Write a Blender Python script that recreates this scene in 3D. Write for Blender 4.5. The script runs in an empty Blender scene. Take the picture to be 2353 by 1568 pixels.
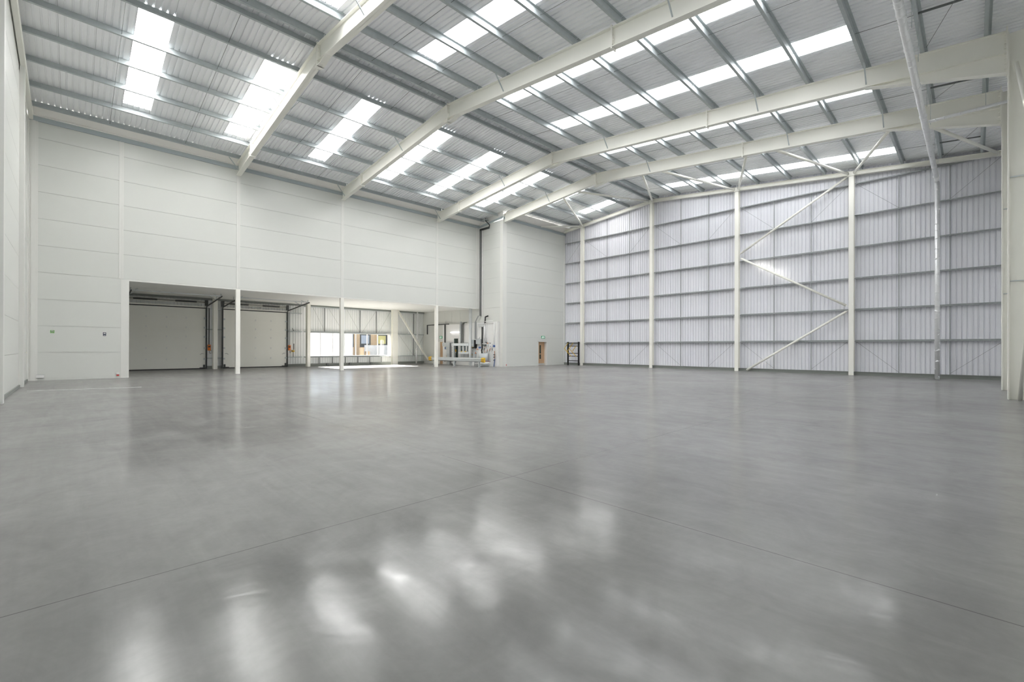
import bpy, bmesh, math, random
from mathutils import Vector, Matrix

random.seed(7)
scene = bpy.context.scene
C = scene.collection

# ------------------------------------------------------------------ camera, sky, sun, exposure
IW, IH = 2353, 1568
FPX, YAW, PIT, ROLL, CAMH, CYP = 1034.73, 0.7981, 0.0017, 0.0025, 1.557, 13.87
fw = Vector((-math.sin(YAW) * math.cos(PIT), math.cos(YAW) * math.cos(PIT), math.sin(PIT)))
r0 = Vector((math.cos(YAW), math.sin(YAW), 0))
u0 = r0.cross(fw)
rt = r0 * math.cos(ROLL) + u0 * math.sin(ROLL)
up = -r0 * math.sin(ROLL) + u0 * math.cos(ROLL)
cd = bpy.data.cameras.new('camera')
cam = bpy.data.objects.new('camera', cd)
C.objects.link(cam)
cam.matrix_world = Matrix(((rt.x, up.x, -fw.x, 0), (rt.y, up.y, -fw.y, 0), (rt.z, up.z, -fw.z, CAMH), (0, 0, 0, 1)))
cd.sensor_fit = 'HORIZONTAL'
cd.sensor_width = 36.0
cd.lens = 36.0 * FPX / IW
cd.shift_y = CYP / IW
cd.clip_start = 0.02
cd.clip_end = 400
scene.camera = cam

world = bpy.data.worlds.new('world')
scene.world = world
world.use_nodes = True
wn = world.node_tree
bg = wn.nodes['Background']
sky = wn.nodes.new('ShaderNodeTexSky')
sky.sky_type = 'NISHITA'
sky.sun_disc = False
sky.sun_elevation = math.radians(24)
sky.sun_rotation = math.radians(-110)
wn.links.new(sky.outputs[0], bg.inputs[0])
bg.inputs[1].default_value = 0.14

SUN = bpy.data.lights.new('sun', 'SUN')
SUN.energy = 110.0
SUN.angle = math.radians(0.6)
SUN.color = (1.0, 0.96, 0.9)
sun = bpy.data.objects.new('sun', SUN)
C.objects.link(sun)
sun.rotation_euler = Vector((6.4, -0.35, -2.8)).to_track_quat('-Z', 'Y').to_euler()
sun.location = (-60, 0, 40)

vs = scene.view_settings
vs.view_transform = 'Standard'
vs.look = 'None'
vs.gamma = 1
vs.use_curve_mapping = False
vs.exposure = 0.2
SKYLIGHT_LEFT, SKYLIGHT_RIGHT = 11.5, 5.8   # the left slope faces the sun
scene.cycles.max_bounces = 16
scene.cycles.diffuse_bounces = 12
scene.cycles.glossy_bounces = 6
scene.cycles.sample_clamp_indirect = 8.0

# ------------------------------------------------------------------ materials
def mat(name, col, rough=0.5, metal=0.0, spec=0.5, noise=0.0, nscale=3.0, bump=0.0, bscale=40.0, emit=None):
    m = bpy.data.materials.new(name)
    m.use_nodes = True
    nt = m.node_tree
    b = nt.nodes['Principled BSDF']
    b.inputs['Base Color'].default_value = (*col, 1)
    b.inputs['Roughness'].default_value = rough
    b.inputs['Metallic'].default_value = metal
    b.inputs['Specular IOR Level'].default_value = spec
    tc = None
    if noise:
        tc = nt.nodes.new('ShaderNodeTexCoord')
        n = nt.nodes.new('ShaderNodeTexNoise')
        n.inputs['Scale'].default_value = nscale
        n.inputs['Detail'].default_value = 4
        nt.links.new(tc.outputs['Object'], n.inputs['Vector'])
        r = nt.nodes.new('ShaderNodeMapRange')
        r.inputs['To Min'].default_value = 1 - noise
        r.inputs['To Max'].default_value = 1 + noise
        nt.links.new(n.outputs['Fac'], r.inputs['Value'])
        mx = nt.nodes.new('ShaderNodeVectorMath')
        mx.operation = 'SCALE'
        mx.inputs[0].default_value = col
        nt.links.new(r.outputs['Result'], mx.inputs['Scale'])
        nt.links.new(mx.outputs['Vector'], b.inputs['Base Color'])
    if bump:
        tc = tc or nt.nodes.new('ShaderNodeTexCoord')
        n2 = nt.nodes.new('ShaderNodeTexNoise')
        n2.inputs['Scale'].default_value = bscale
        nt.links.new(tc.outputs['Object'], n2.inputs['Vector'])
        bp = nt.nodes.new('ShaderNodeBump')
        bp.inputs['Strength'].default_value = bump
        bp.inputs['Distance'].default_value = 0.02
        nt.links.new(n2.outputs['Fac'], bp.inputs['Height'])
        nt.links.new(bp.outputs['Normal'], b.inputs['Normal'])
    if emit:
        b.inputs['Emission Color'].default_value = (*emit[0], 1)
        b.inputs['Emission Strength'].default_value = emit[1]
    return m

def lined(m, axis, pitch, width, dark, offset=0.0):
    """a thin joint line every `pitch` metres along an object axis"""
    nt = m.node_tree
    b = nt.nodes['Principled BSDF']
    tc = nt.nodes.new('ShaderNodeTexCoord')
    sp = nt.nodes.new('ShaderNodeSeparateXYZ')
    nt.links.new(tc.outputs['Object'], sp.inputs[0])
    ad = nt.nodes.new('ShaderNodeMath'); ad.operation = 'ADD'; ad.inputs[1].default_value = 1000 + offset
    nt.links.new(sp.outputs[axis], ad.inputs[0])
    md = nt.nodes.new('ShaderNodeMath'); md.operation = 'MODULO'; md.inputs[1].default_value = pitch
    nt.links.new(ad.outputs[0], md.inputs[0])
    lt = nt.nodes.new('ShaderNodeMath'); lt.operation = 'LESS_THAN'; lt.inputs[1].default_value = width
    nt.links.new(md.outputs[0], lt.inputs[0])
    mx = nt.nodes.new('ShaderNodeMix'); mx.data_type = 'RGBA'
    src = b.inputs['Base Color'].links
    if src:
        nt.links.new(src[0].from_socket, mx.inputs[6])
    else:
        mx.inputs[6].default_value = b.inputs['Base Color'].default_value
    mx.inputs[7].default_value = (*dark, 1)
    nt.links.new(lt.outputs[0], mx.inputs[0])
    nt.links.new(mx.outputs[2], b.inputs['Base Color'])
    return m

M = {}
M['panel'] = mat('white_wall_panel', (0.665, 0.675, 0.645), 0.34, noise=0.015, nscale=0.6)
M['panel_back'] = mat('panel_joint', (0.55, 0.55, 0.53), 0.8)
M['trim'] = mat('white_flashing', (0.73, 0.73, 0.70), 0.4)
M['cream'] = mat('cream_painted_steel', (0.875, 0.865, 0.805), 0.42, noise=0.02, nscale=1.5)
M['galv'] = mat('galvanised_steel', (0.44, 0.48, 0.49), 0.5, metal=0.0, noise=0.10, nscale=6)
M['galv_rail'] = mat('galvanised_wall_rail', (0.29, 0.31, 0.31), 0.5, noise=0.06, nscale=6)
M['galv_bright'] = mat('bright_galvanised_steel', (0.60, 0.63, 0.64), 0.38, metal=0.5, noise=0.08, nscale=5)
M['galv_dark'] = mat('dark_galvanised_steel', (0.17, 0.18, 0.18), 0.5, metal=0.2, noise=0.1, nscale=5)
M['roof'] = lined(mat('white_roof_liner', (0.92, 0.925, 0.945), 0.5), 1, 1.0, 0.010, (0.55, 0.55, 0.55), 0.42)
M['liner'] = lined(mat('pale_grey_wall_liner', (0.765, 0.77, 0.81), 0.5, spec=0.2), 0, 1.0, 0.014, (0.60, 0.61, 0.65))
M['liner_side'] = mat('pale_grey_side_liner', (0.86, 0.87, 0.87), 0.45)
M['kerb'] = mat('kerb_grey', (0.22, 0.235, 0.22), 0.5, noise=0.08, nscale=2)
M['soffit'] = mat('soffit_white', (0.88, 0.88, 0.85), 0.5)
M['gutter'] = mat('gutter_blue_grey', (0.40, 0.45, 0.475), 0.45)
M['fascia'] = mat('fascia_warm_grey', (0.86, 0.84, 0.81), 0.55, noise=0.03, nscale=2)
M['matte_cream'] = mat('matte_cream_paint', (0.80, 0.79, 0.73), 0.8, spec=0.1)
M['black'] = mat('black_plastic', (0.012, 0.012, 0.013), 0.45)
M['darkgrey'] = mat('dark_grey_metal', (0.06, 0.065, 0.065), 0.5)
M['grey'] = mat('grey_metal', (0.33, 0.34, 0.345), 0.45)
M['midgrey'] = mat('pale_grey_metal', (0.50, 0.53, 0.54), 0.4)
M['white'] = mat('white_plastic', (0.80, 0.80, 0.79), 0.4)
M['door'] = mat('insulated_door_panel', (0.88, 0.875, 0.82), 0.45)
M['wood'] = mat('pale_oak_veneer', (0.50, 0.33, 0.20), 0.42, noise=0.08, nscale=7)
M['orange'] = mat('orange_plastic', (0.85, 0.22, 0.03), 0.4)
M['yellow'] = mat('yellow_paint', (0.68, 0.43, 0.03), 0.45)
M['red'] = mat('red_plastic', (0.55, 0.03, 0.03), 0.4)
M['blue'] = mat('blue_plastic', (0.06, 0.13, 0.36), 0.4)
M['green'] = mat('green_sign', (0.03, 0.36, 0.17), 0.5)
M['palegreen'] = mat('leaf_green_sign', (0.20, 0.42, 0.13), 0.5)
M['navy'] = mat('navy_sign', (0.02, 0.025, 0.05), 0.5)
M['copper'] = mat('copper_pipe', (0.55, 0.25, 0.14), 0.3, metal=0.9)
M['foil'] = mat('aluminium_foil_lagging', (0.86, 0.865, 0.88), 0.32, metal=0.4, noise=0.06, nscale=9, bump=0.9, bscale=9)
M['glass_dark'] = mat('dark_green_glass', (0.03, 0.05, 0.045), 0.08)
M['lamp'] = mat('lit_lamp_tube', (0.9, 0.9, 0.9), 0.4, emit=((1.0, 0.97, 1.0), 5.0))
M['exit'] = mat('exit_sign_white', (0.85, 0.9, 0.87), 0.4, emit=((0.9, 1.0, 0.95), 0.5))
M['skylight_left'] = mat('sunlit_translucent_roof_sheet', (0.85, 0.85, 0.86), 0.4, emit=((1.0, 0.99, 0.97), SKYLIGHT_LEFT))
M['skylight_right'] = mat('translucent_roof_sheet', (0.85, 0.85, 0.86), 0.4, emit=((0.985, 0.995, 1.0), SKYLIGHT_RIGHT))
M['tan'] = mat('tan_brick', (0.52, 0.38, 0.24), 0.8, noise=0.1, nscale=4)
M['yellow_pane'] = mat('yellow_panel', (0.62, 0.56, 0.22), 0.5)
M['outwhite'] = mat('white_hoarding', (0.6, 0.6, 0.6), 0.6)
M['louvre'] = mat('pale_blue_cladding', (0.40, 0.45, 0.53), 0.6)
M['ground'] = mat('pale_concrete_yard', (0.085, 0.083, 0.08), 0.9, noise=0.06, nscale=1)

# clear window pane
g = bpy.data.materials.new('clear_glass'); g.use_nodes = True
nt = g.node_tree; nt.nodes.remove(nt.nodes['Principled BSDF'])
tr = nt.nodes.new('ShaderNodeBsdfTransparent'); gl = nt.nodes.new('ShaderNodeBsdfGlossy'); gl.inputs['Roughness'].default_value = 0.02
mx = nt.nodes.new('ShaderNodeMixShader'); mx.inputs[0].default_value = 0.06
nt.links.new(tr.outputs[0], mx.inputs[1]); nt.links.new(gl.outputs[0], mx.inputs[2])
nt.links.new(mx.outputs[0], nt.nodes['Material Output'].inputs[0])
M['glass'] = g

# polished concrete floor
def floor_material():
    m = bpy.data.materials.new('polished_concrete'); m.use_nodes = True
    nt = m.node_tree; L = nt.links.new; N = nt.nodes.new
    nt.nodes.remove(nt.nodes['Principled BSDF'])
    dif = N('ShaderNodeBsdfDiffuse'); glo = N('ShaderNodeBsdfGlossy'); mixs = N('ShaderNodeMixShader'); fr = N('ShaderNodeFresnel'); fr.inputs['IOR'].default_value = 1.4
    tc = N('ShaderNodeTexCoord')
    def noise(scale, detail, rough=0.5, dist=0.0, sc=(1, 1, 1), rot=0.0):
        mp = N('ShaderNodeMapping'); mp.inputs['Scale'].default_value = sc; mp.inputs['Rotation'].default_value = (0, 0, rot)
        L(tc.outputs['Object'], mp.inputs['Vector'])
        n = N('ShaderNodeTexNoise'); n.inputs['Scale'].default_value = scale; n.inputs['Detail'].default_value = detail
        n.inputs['Roughness'].default_value = rough; n.inputs['Distortion'].default_value = dist
        L(mp.outputs[0], n.inputs['Vector'])
        return n.outputs['Fac']
    def mr(s, a, bb, c, d):
        r = N('ShaderNodeMapRange'); r.inputs['From Min'].default_value = a; r.inputs['From Max'].default_value = bb
        r.inputs['To Min'].default_value = c; r.inputs['To Max'].default_value = d
        L(s, r.inputs['Value']); return r.outputs['Result']
    def ma(op, a, bb):
        n = N('ShaderNodeMath'); n.operation = op
        for i, v in enumerate((a, bb)):
            if isinstance(v, (int, float)): n.inputs[i].default_value = v
            else: L(v, n.inputs[i])
        return n.outputs[0]
    big = mr(noise(0.32, 5, 0.6, 0.4), 0.3, 0.7, 0.88, 1.10)
    mid = mr(noise(1.5, 6, 0.65, 1.4), 0.3, 0.7, 0.91, 1.08)
    fine = mr(noise(14, 2, 0.6), 0.3, 0.7, 0.975, 1.025)
    streak = mr(noise(2.4, 4, 0.6, 0.6, (0.22, 2.4, 1), 0.7), 0.35, 0.7, 0.95, 1.05)
    val = ma('MULTIPLY', ma('MULTIPLY', big, mid), ma('MULTIPLY', fine, streak))
    # saw-cut joints
    sp = N('ShaderNodeSeparateXYZ'); L(tc.outputs['Object'], sp.inputs[0])
    jx = ma('LESS_THAN', ma('ABSOLUTE', ma('ADD', sp.outputs[0], 3.9), 0), 0.0045)
    jy = ma('LESS_THAN', ma('ABSOLUTE', ma('ADD', sp.outputs[1], -3.82), 0), 0.0045)
    jz = ma('LESS_THAN', ma('ABSOLUTE', ma('ADD', sp.outputs[0], 9.85), 0), 0.004)
    j = ma('MAXIMUM', ma('MAXIMUM', jx, jz), jy)
    val = ma('MULTIPLY', val, ma('SUBTRACT', 1.0, ma('MULTIPLY', j, 0.5)))
    # small dark scuffs
    col = N('ShaderNodeVectorMath'); col.operation = 'SCALE'; col.inputs[0].default_value = (0.245, 0.243, 0.236)
    L(val, col.inputs['Scale']); L(col.outputs['Vector'], dif.inputs['Color'])
    ro = mr(noise(0.9, 4, 0.6, 1.0), 0.30, 0.70, 0.095, 0.24)
    L(ro, glo.inputs['Roughness'])
    bp = N('ShaderNodeBump'); bp.inputs['Strength'].default_value = 0.10; bp.inputs['Distance'].default_value = 0.02
    L(noise(1.7, 3, 0.55, 0.8), bp.inputs['Height']); L(bp.outputs['Normal'], glo.inputs['Normal'])
    glo.inputs['Color'].default_value = (1, 1, 1, 1)
    L(ma('MINIMUM', fr.outputs[0], 0.32), mixs.inputs[0]); L(dif.outputs[0], mixs.inputs[1]); L(glo.outputs[0], mixs.inputs[2])
    L(mixs.outputs[0], nt.nodes['Material Output'].inputs[0])
    return m
M['floor'] = floor_material()

# ------------------------------------------------------------------ mesh helpers
class MB:
    def __init__(s): s.v = []; s.f = []
    def poly(s, pts):
        i = len(s.v); s.v += [tuple(p) for p in pts]; s.f.append(tuple(range(i, i + len(pts)))); return s
    def box(s, x0, x1, y0, y1, z0, z1):
        i = len(s.v)
        s.v += [(x, y, z) for z in (z0, z1) for y in (y0, y1) for x in (x0, x1)]
        for q in ((0, 2, 3, 1), (4, 5, 7, 6), (0, 1, 5, 4), (2, 6, 7, 3), (0, 4, 6, 2), (1, 3, 7, 5)):
            s.f.append(tuple(i + k for k in q))
        return s
    def prism(s, prof, o, a, b, c, length):
        """profile points (u,v) in the plane a,b at o, extruded along c"""
        o, a, b, c = Vector(o), Vector(a), Vector(b), Vector(c).normalized()
        i = len(s.v); n = len(prof)
        for k in (0, length):
            s.v += [tuple(o + a * u + b * w + c * k) for u, w in prof]
        s.f.append(tuple(i + k for k in range(n))[::-1]); s.f.append(tuple(i + n + k for k in range(n)))
        for k in range(n):
            k2 = (k + 1) % n
            s.f.append((i + k, i + k2, i + n + k2, i + n + k))
        return s
    def beam(s, p, q, w, h, upv=(0, 0, 1)):
        p, q = Vector(p), Vector(q); c = (q - p); L = c.length; c.normalize()
        upv = Vector(upv)
        if abs(c.dot(upv)) > 0.99: upv = Vector((1, 0, 0))
        a = c.cross(upv).normalized(); b = a.cross(c).normalized()
        return s.prism([(-w / 2, -h / 2), (w / 2, -h / 2), (w / 2, h / 2), (-w / 2, h / 2)], p, a, b, c, L)
    def tube(s, p, q, r, n=10, r2=None):
        p, q = Vector(p), Vector(q); c = (q - p); L = c.length; c.normalize()
        upv = Vector((0, 0, 1)) if abs(c.z) < 0.95 else Vector((1, 0, 0))
        a = c.cross(upv).normalized(); b = a.cross(c).normalized()
        r2 = r if r2 is None else r2
        i = len(s.v)
        for k, rr in ((0, r), (L, r2)):
            s.v += [tuple(p + c * k + (a * math.cos(t * 2 * math.pi / n) + b * math.sin(t * 2 * math.pi / n)) * rr) for t in range(n)]
        for t in range(n):
            t2 = (t + 1) % n
            s.f.append((i + t, i + t2, i + n + t2, i + n + t))
        s.f.append(tuple(i + t for t in range(n))[::-1]); s.f.append(tuple(i + n + t for t in range(n)))
        return s
    def path(s, pts, r, n=8):
        for a, b in zip(pts, pts[1:]): s.tube(a, b, r, n)
        for a in pts[1:-1]: s.ball(a, r, n)
        return s
    def ball(s, c, r, n=8):
        c = Vector(c); i = len(s.v); m = max(4, n // 2)
        for a in range(1, m):
            th = math.pi * a / m
            s.v += [tuple(c + Vector((math.sin(th) * math.cos(2 * math.pi * b / n), math.sin(th) * math.sin(2 * math.pi * b / n), math.cos(th))) * r) for b in range(n)]
        s.v += [tuple(c + Vector((0, 0, r))), tuple(c - Vector((0, 0, r)))]
        t, bt = i + (m - 1) * n, i + (m - 1) * n + 1
        for b in range(n):
            b2 = (b + 1) % n
            s.f.append((t, i + b, i + b2)); s.f.append((bt, i + (m - 2) * n + b2, i + (m - 2) * n + b))
            for a in range(m - 2):
                s.f.append((i + a * n + b, i + (a + 1) * n + b, i + (a + 1) * n + b2, i + a * n + b2))
        return s
    def build(s, name, m, parent=None, smooth=False, bevel=0.0):
        me = bpy.data.meshes.new(name)
        me.from_pydata(s.v, [], s.f); me.update()
        bmm = bmesh.new(); bmm.from_mesh(me); bmesh.ops.recalc_face_normals(bmm, faces=bmm.faces); bmm.to_mesh(me); bmm.free()
        me.materials.append(M[m] if isinstance(m, str) else m)
        if smooth:
            for p in me.polygons: p.use_smooth = len(p.vertices) == 4
        o = bpy.data.objects.new(name, me); C.objects.link(o)
        if parent is not None:
            o.parent = parent
            o.matrix_parent_inverse = Matrix.Translation(-Vector(parent.location))
        if bevel:
            bv = o.modifiers.new('bevel', 'BEVEL'); bv.width = bevel; bv.segments = 2; bv.limit_method = 'ANGLE'
        return o

def tag(o, label, cat, group=None, kind=None):
    o['label'] = label; o['category'] = cat
    if group: o['group'] = group
    if kind: o['kind'] = kind
    return o
def thing(name, label, cat, loc=(0, 0, 0), group=None, kind=None):
    o = bpy.data.objects.new(name, None); o.location = loc; o.empty_display_size = 0.1; C.objects.link(o)
    return tag(o, label, cat, group, kind)
def struct(mb, name, m, label, cat, **kw):
    o = tag(mb.build(name, m, **kw), label, cat, kind='structure')
    if hasattr(mb, 'back') and mb.back.v: mb.back.build('joint_seal', 'panel_back', o)
    return o
ORD = ['first', 'second', 'third', 'fourth', 'fifth', 'sixth', 'seventh', 'eighth', 'ninth', 'tenth', 'eleventh']

# ------------------------------------------------------------------ main dimensions
WX = -29.893          # face of the white side wall
BX = -26.881          # face of the projecting white corner box
PY = 25.2             # side of the box and lean-to partition
GY = 33.2             # gable liner sheet
NY = -1.487           # near wall
RX = 1.40             # right-hand side wall
RW = -38.6            # rear wall of the lean-to
XR = -17.8            # ridge
FY = [6.87, 13.06, 20.77, 25.32]   # portal frames
FN = ['first rafter', 'second rafter', 'third rafter', 'fourth rafter']
def ztop(x):          # top of rafters
    return 13.36 - (0.105 * (x - XR) if x > XR else 0.095 * (XR - x))
def zroof(x): return ztop(x) + 0.26
SOF = 4.93

# ------------------------------------------------------------------ floor and ground
struct(MB().poly([(RW - .1, NY - .1, 0), (RX + .1, NY - .1, 0), (RX + .1, GY + .1, 0), (RW - .1, GY + .1, 0)]),
       'floor', 'floor', 'polished grey concrete floor with saw cut joints', 'floor')
struct(MB().poly([(-130, -60, -.06), (RW - .1, -60, -.06), (RW - .1, 120, -.06), (-130, 120, -.06)]),
       'ground', 'ground', 'pale concrete yard outside the window', 'ground')

# ------------------------------------------------------------------ roof liner with rooflight openings
LIGHTS = [1.6, 5.6, 9.8, 14.1, 17.9, 22.3, 26.4, 30.5]
LX = (-27.18, -20.02); LXE = [-27.18] * 6 + [-23.35, -23.35]; RXS = (-15.5, -2.85)
PROF = [(0.0, 0.0), (0.135, 0.0), (0.145, 0.045), (0.19, 0.045)]
def ribs(a0, a1, pitch=0.2):
    pts = []; k = math.floor(a0 / pitch)
    while k * pitch < a1 + pitch:
        for u, d in PROF:
            y = k * pitch + u
            if a0 - 1e-6 <= y <= a1 + 1e-6: pts.append((y, d))
        k += 1
    return pts
roof = MB()
pts = ribs(NY - .2, GY + .2)
snap = [min((p[0] for p in pts), key=lambda q: abs(q - y)) for y in LIGHTS]
snap2 = [min((p[0] for p in pts), key=lambda q: abs(q - y - 1.0)) for y in LIGHTS]
def in_light(ym): return [k for k, (a, b) in enumerate(zip(snap, snap2)) if a < ym < b]
for (y0, d0), (y1, d1) in zip(pts, pts[1:]):
    ym = (y0 + y1) / 2
    cuts = [(-30.3, XR), (XR, RX + .2)]
    if in_light(ym):
        cuts = [(-30.3, LXE[in_light(ym)[0]]), (LX[1], XR), (XR, RXS[0]), (RXS[1], RX + .2)]
    for a, b in cuts:
        roof.poly([(a, y0, zroof(a) + d0), (b, y0, zroof(b) + d0), (b, y1, zroof(b) + d1), (a, y1, zroof(a) + d1)])
struct(roof, 'ceiling', 'roof', 'white profiled metal roof lining over the hall', 'ceiling')
GAPN = ['the bay nearest the camera', 'the bay nearest the camera', 'the bay between the first and second rafters', 'the bay just behind the second rafter',
        'the bay between the second and third rafters', 'the bay just behind the third rafter', 'the bay just behind the fourth rafter', 'the bay by the ribbed end wall']
SKN = ['nearest the camera', 'second from the camera', 'between the first and second rafters', 'directly behind the second rafter',
       'midway between the second and third rafters', 'directly behind the third rafter', 'directly behind the fourth rafter', 'nearest the ribbed end wall']
for side, (xa, xb) in (('left', LX), ('right', RXS)):
    for i, (a, b) in enumerate(zip(snap, snap2)):
        if side == 'left': xa = LXE[i]
        mb = MB()
        pp = [p for p in pts if a - 1e-6 <= p[0] <= b + 1e-6]
        for (y0, d0), (y1, d1) in zip(pp, pp[1:]):
            mb.poly([(xa, y0, zroof(xa) + d0 + .012), (xb, y0, zroof(xb) + d0 + .012), (xb, y1, zroof(xb) + d1 + .012), (xa, y1, zroof(xa) + d1 + .012)])
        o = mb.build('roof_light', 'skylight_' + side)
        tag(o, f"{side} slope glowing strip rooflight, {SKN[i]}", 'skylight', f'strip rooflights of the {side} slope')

# ------------------------------------------------------------------ purlins (one per bay), sag rods
PL = [-18.12, -19.95, -21.9, -23.7, -25.57, -27.5, -29.25]
PR = [-17.42, -15.65, -13.8, -11.95, -10.1, -8.22, -6.35, -4.55, -2.74, -1.2, 0.3]
BAYS = [(NY + .1, FY[0]), (FY[0], FY[1]), (FY[1], FY[2]), (FY[2], FY[3]), (FY[3], GY - .1)]
BAYN = ['in the bay nearest the camera', 'between the first and second rafters', 'between the second and third rafters',
        'between the third and fourth rafters', 'between the fourth rafter and the end wall']
def zed(mb, x, y0, y1, flip):
    z0 = ztop(x) + .014; h = .232; f = .085; t = .012
    s = -1 if flip else 1
    # web, top flange, bottom flange and lip
    mb.box(min(x, x + s * t), max(x, x + s * t), y0, y1, z0, z0 + h)
    xa, xb = sorted((x + s * t, x + s * f)); mb.box(xa, xb, y0, y1, z0 + h - t, z0 + h)
    xa, xb = sorted((x, x - s * f)); mb.box(xa, xb, y0, y1, z0, z0 + t)
    xa, xb = sorted((x - s * f, x - s * (f - .008))); mb.box(xa, xb, y0, y1, z0 + t, z0 + .03)
for side, xs in (('left', PL), ('right', PR)):
    for i, x in enumerate(xs):
        for k, (y0, y1) in enumerate(BAYS):
            mb = MB(); zed(mb, x, y0 + .015, y1 - .015, side == 'left')
            o = mb.build('purlin', 'galv')
            tag(o, f'{side} slope purlin {ORD[i]} from the ridge, {BAYN[k]}', 'purlin', f'purlins of the {side} roof slope')
    for k, (y0, y1) in enumerate(BAYS):
        for q, fr in enumerate((1 / 3, 2 / 3)):
            y = y0 + (y1 - y0) * fr + (.12 if q else -.12)
            mb = MB()
            for a, b in zip(xs, xs[1:]):
                last = side == 'right' and b == xs[-1]
                if last: tag(MB().beam((a + .0125, y, ztop(a) + .12), (b - .0005, y, ztop(b) + .12), .05, .05).build('eaves_strut', 'galv_dark'), f"{'farther' if q else 'nearer'} dark strut between lowest right slope purlins, {BAYN[k]}", 'strut', 'eaves struts of the right slope')
                else: mb.tube((a, y, ztop(a) + .10), (b, y, ztop(b) + .10), .008, 5)
            tag(mb.build('sag_rod', 'galv_dark'), f"{'farther' if q else 'nearer'} sag rod on the {side} slope {BAYN[k]}", 'rod', 'sag rods under the roof')

for (y0, y1, n) in ((20.5, 16.2, 'between the second and third rafters'), (25.0, 22.6, 'between the third and fourth rafters'), (32.8, 28.9, 'between the fourth rafter and the end wall')):
    mb = MB(); mb.tube((-1.12, y0, ztop(-1.12) + .08), (.22, y1, ztop(.22) + .08), .007, 5)
    tag(mb.build('tie_wire', 'galv_dark'), f'thin diagonal tie wire by the right eaves, {n}', 'wire', 'tie wires of the right eaves')
# ------------------------------------------------------------------ portal frames
def slope_member(mb, xa, xb, y, w, za, zb, t):
    """thin plate following two z functions between xa and xb, width w in y, thickness t downward"""
    v = [(xa, za), (xb, zb), (xb, zb - t), (xa, za - t)]
    mb.prism(v, (0, y - w / 2, 0), (1, 0, 0), (0, 0, 1), (0, 1, 0), w)
D = 0.68
HXA, HXB = -2.8, 0.70
for i, y in enumerate(FY):
    nm = ['nearest the camera, crossing the upper left of the view', 'second from the camera, passing the top centre', 'third from the camera', 'farthest from the camera, braced to the end wall'][i]
    t = thing('rafter', f'cream steel roof rafter {nm}', 'rafter', (XR, y, 13.0), 'portal frame rafters')
    web = MB()
    xl = WX + .02 if i < 3 else BX - .0
    xl = min(xl, -26.9) if i < 3 else BX + .02
    for a, b in ((xl, XR), (XR, HXB)):
        web.prism([(a, ztop(a) - .02), (b, ztop(b) - .02), (b, ztop(b) - D), (a, ztop(a) - D)], (0, y - .009, 0), (1, 0, 0), (0, 0, 1), (0, 1, 0), .018)
    web.build('web', 'cream', t)
    for a, b in ((xl, XR), (XR, HXB)):
        mb = MB(); slope_member(mb, a, b, y, .25, ztop(a), ztop(b), .024); mb.build('top_flange', 'cream', t)
        mb = MB(); slope_member(mb, a, b if b != HXB else HXB, y, .25 if b != HXB else .25, ztop(a) - D + .024, ztop(b) - D + .024, .024); mb.build('bottom_flange', 'cream', t)
    # apex plate and small apex haunch
    mb = MB(); mb.box(XR - .02, XR + .02, y - .14, y + .14, ztop(XR) - .86, ztop(XR) + .06)
    mb.box(XR - .2, XR + .3, y - .125, y + .125, ztop(XR) - .86, ztop(XR) - .835)
    mb.prism([(XR, ztop(XR) - D), (XR + .75, ztop(XR + .75) - D), (XR + .3, ztop(XR) - .86), (XR, ztop(XR) - .86)], (0, y - .01, 0), (1, 0, 0), (0, 0, 1), (0, 1, 0), .02)
    slope_member(mb, XR + .3, XR + .8, y, .24, ztop(XR) - .84, ztop(XR + .8) - D + .02, .02)
    mb.build('apex_plate', 'cream', t)
    def bolts(x, z0, z1, n, dx):
        for k in range(n):
            zz = z0 + (z1 - z0) * k / (n - 1)
            MB().tube((x - dx, y - .075, zz), (x + dx, y - .075, zz), .022, 6).build('bolt', 'cream', t)
    bolts(XR, ztop(XR) - .7, ztop(XR) - .15, 5, .05)
    for xs in (-8.52,) + ((-26.95,) if i < 3 else ()):
        mb = MB(); mb.box(xs - .025, xs + .025, y - .135, y + .135, ztop(xs) - D - .06, ztop(xs) + .05); mb.build('splice_plate', 'cream', t)
        bolts(xs, ztop(xs) - D + .1, ztop(xs) - .1, 5, .055)
    # eaves haunch
    zb = 10.14
    mb = MB(); mb.prism([(HXA, ztop(HXA) - D), (HXB, ztop(HXB) - D), (HXB, zb)], (0, y - .009, 0), (1, 0, 0), (0, 0, 1), (0, 1, 0), .018)
    slope_member(mb, HXA, HXB, y, .25, ztop(HXA) - D, zb, .024)
    mb.build('haunch', 'cream', t)
    mb = MB(); mb.box(HXB, HXB + .03, y - .14, y + .14, zb - .08, ztop(HXB) + .12); mb.build('end_plate', 'cream', t)
    bolts(HXB, zb + .12, ztop(HXB) - .05, 8, .05)
    # right-hand column
    c = thing('column', f'cream steel side column under the right end of the {FN[i]}', 'column', (.9, y, 0), 'columns of the right side wall')
    MB().box(.73, .76, y - .14, y + .14, 0, zb - .1).build('inner_flange', 'cream', c)
    MB().box(.76, 1.27, y - .009, y + .009, 0, 11.35).build('web', 'cream', c)
    MB().box(1.27, 1.295, y - .14, y + .14, 0, 11.3).build('outer_flange', 'cream', c)
    MB().box(.731, .759, y - .14, y + .14, zb - .1, 11.35).build('connection_plate', 'cream', c)
    for z in (3.64, 6.85):
        MB().box(.78, 1.26, y - .07, y - .0, z, z + .03).build('rail_cleat', 'galv_bright', c)
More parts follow.
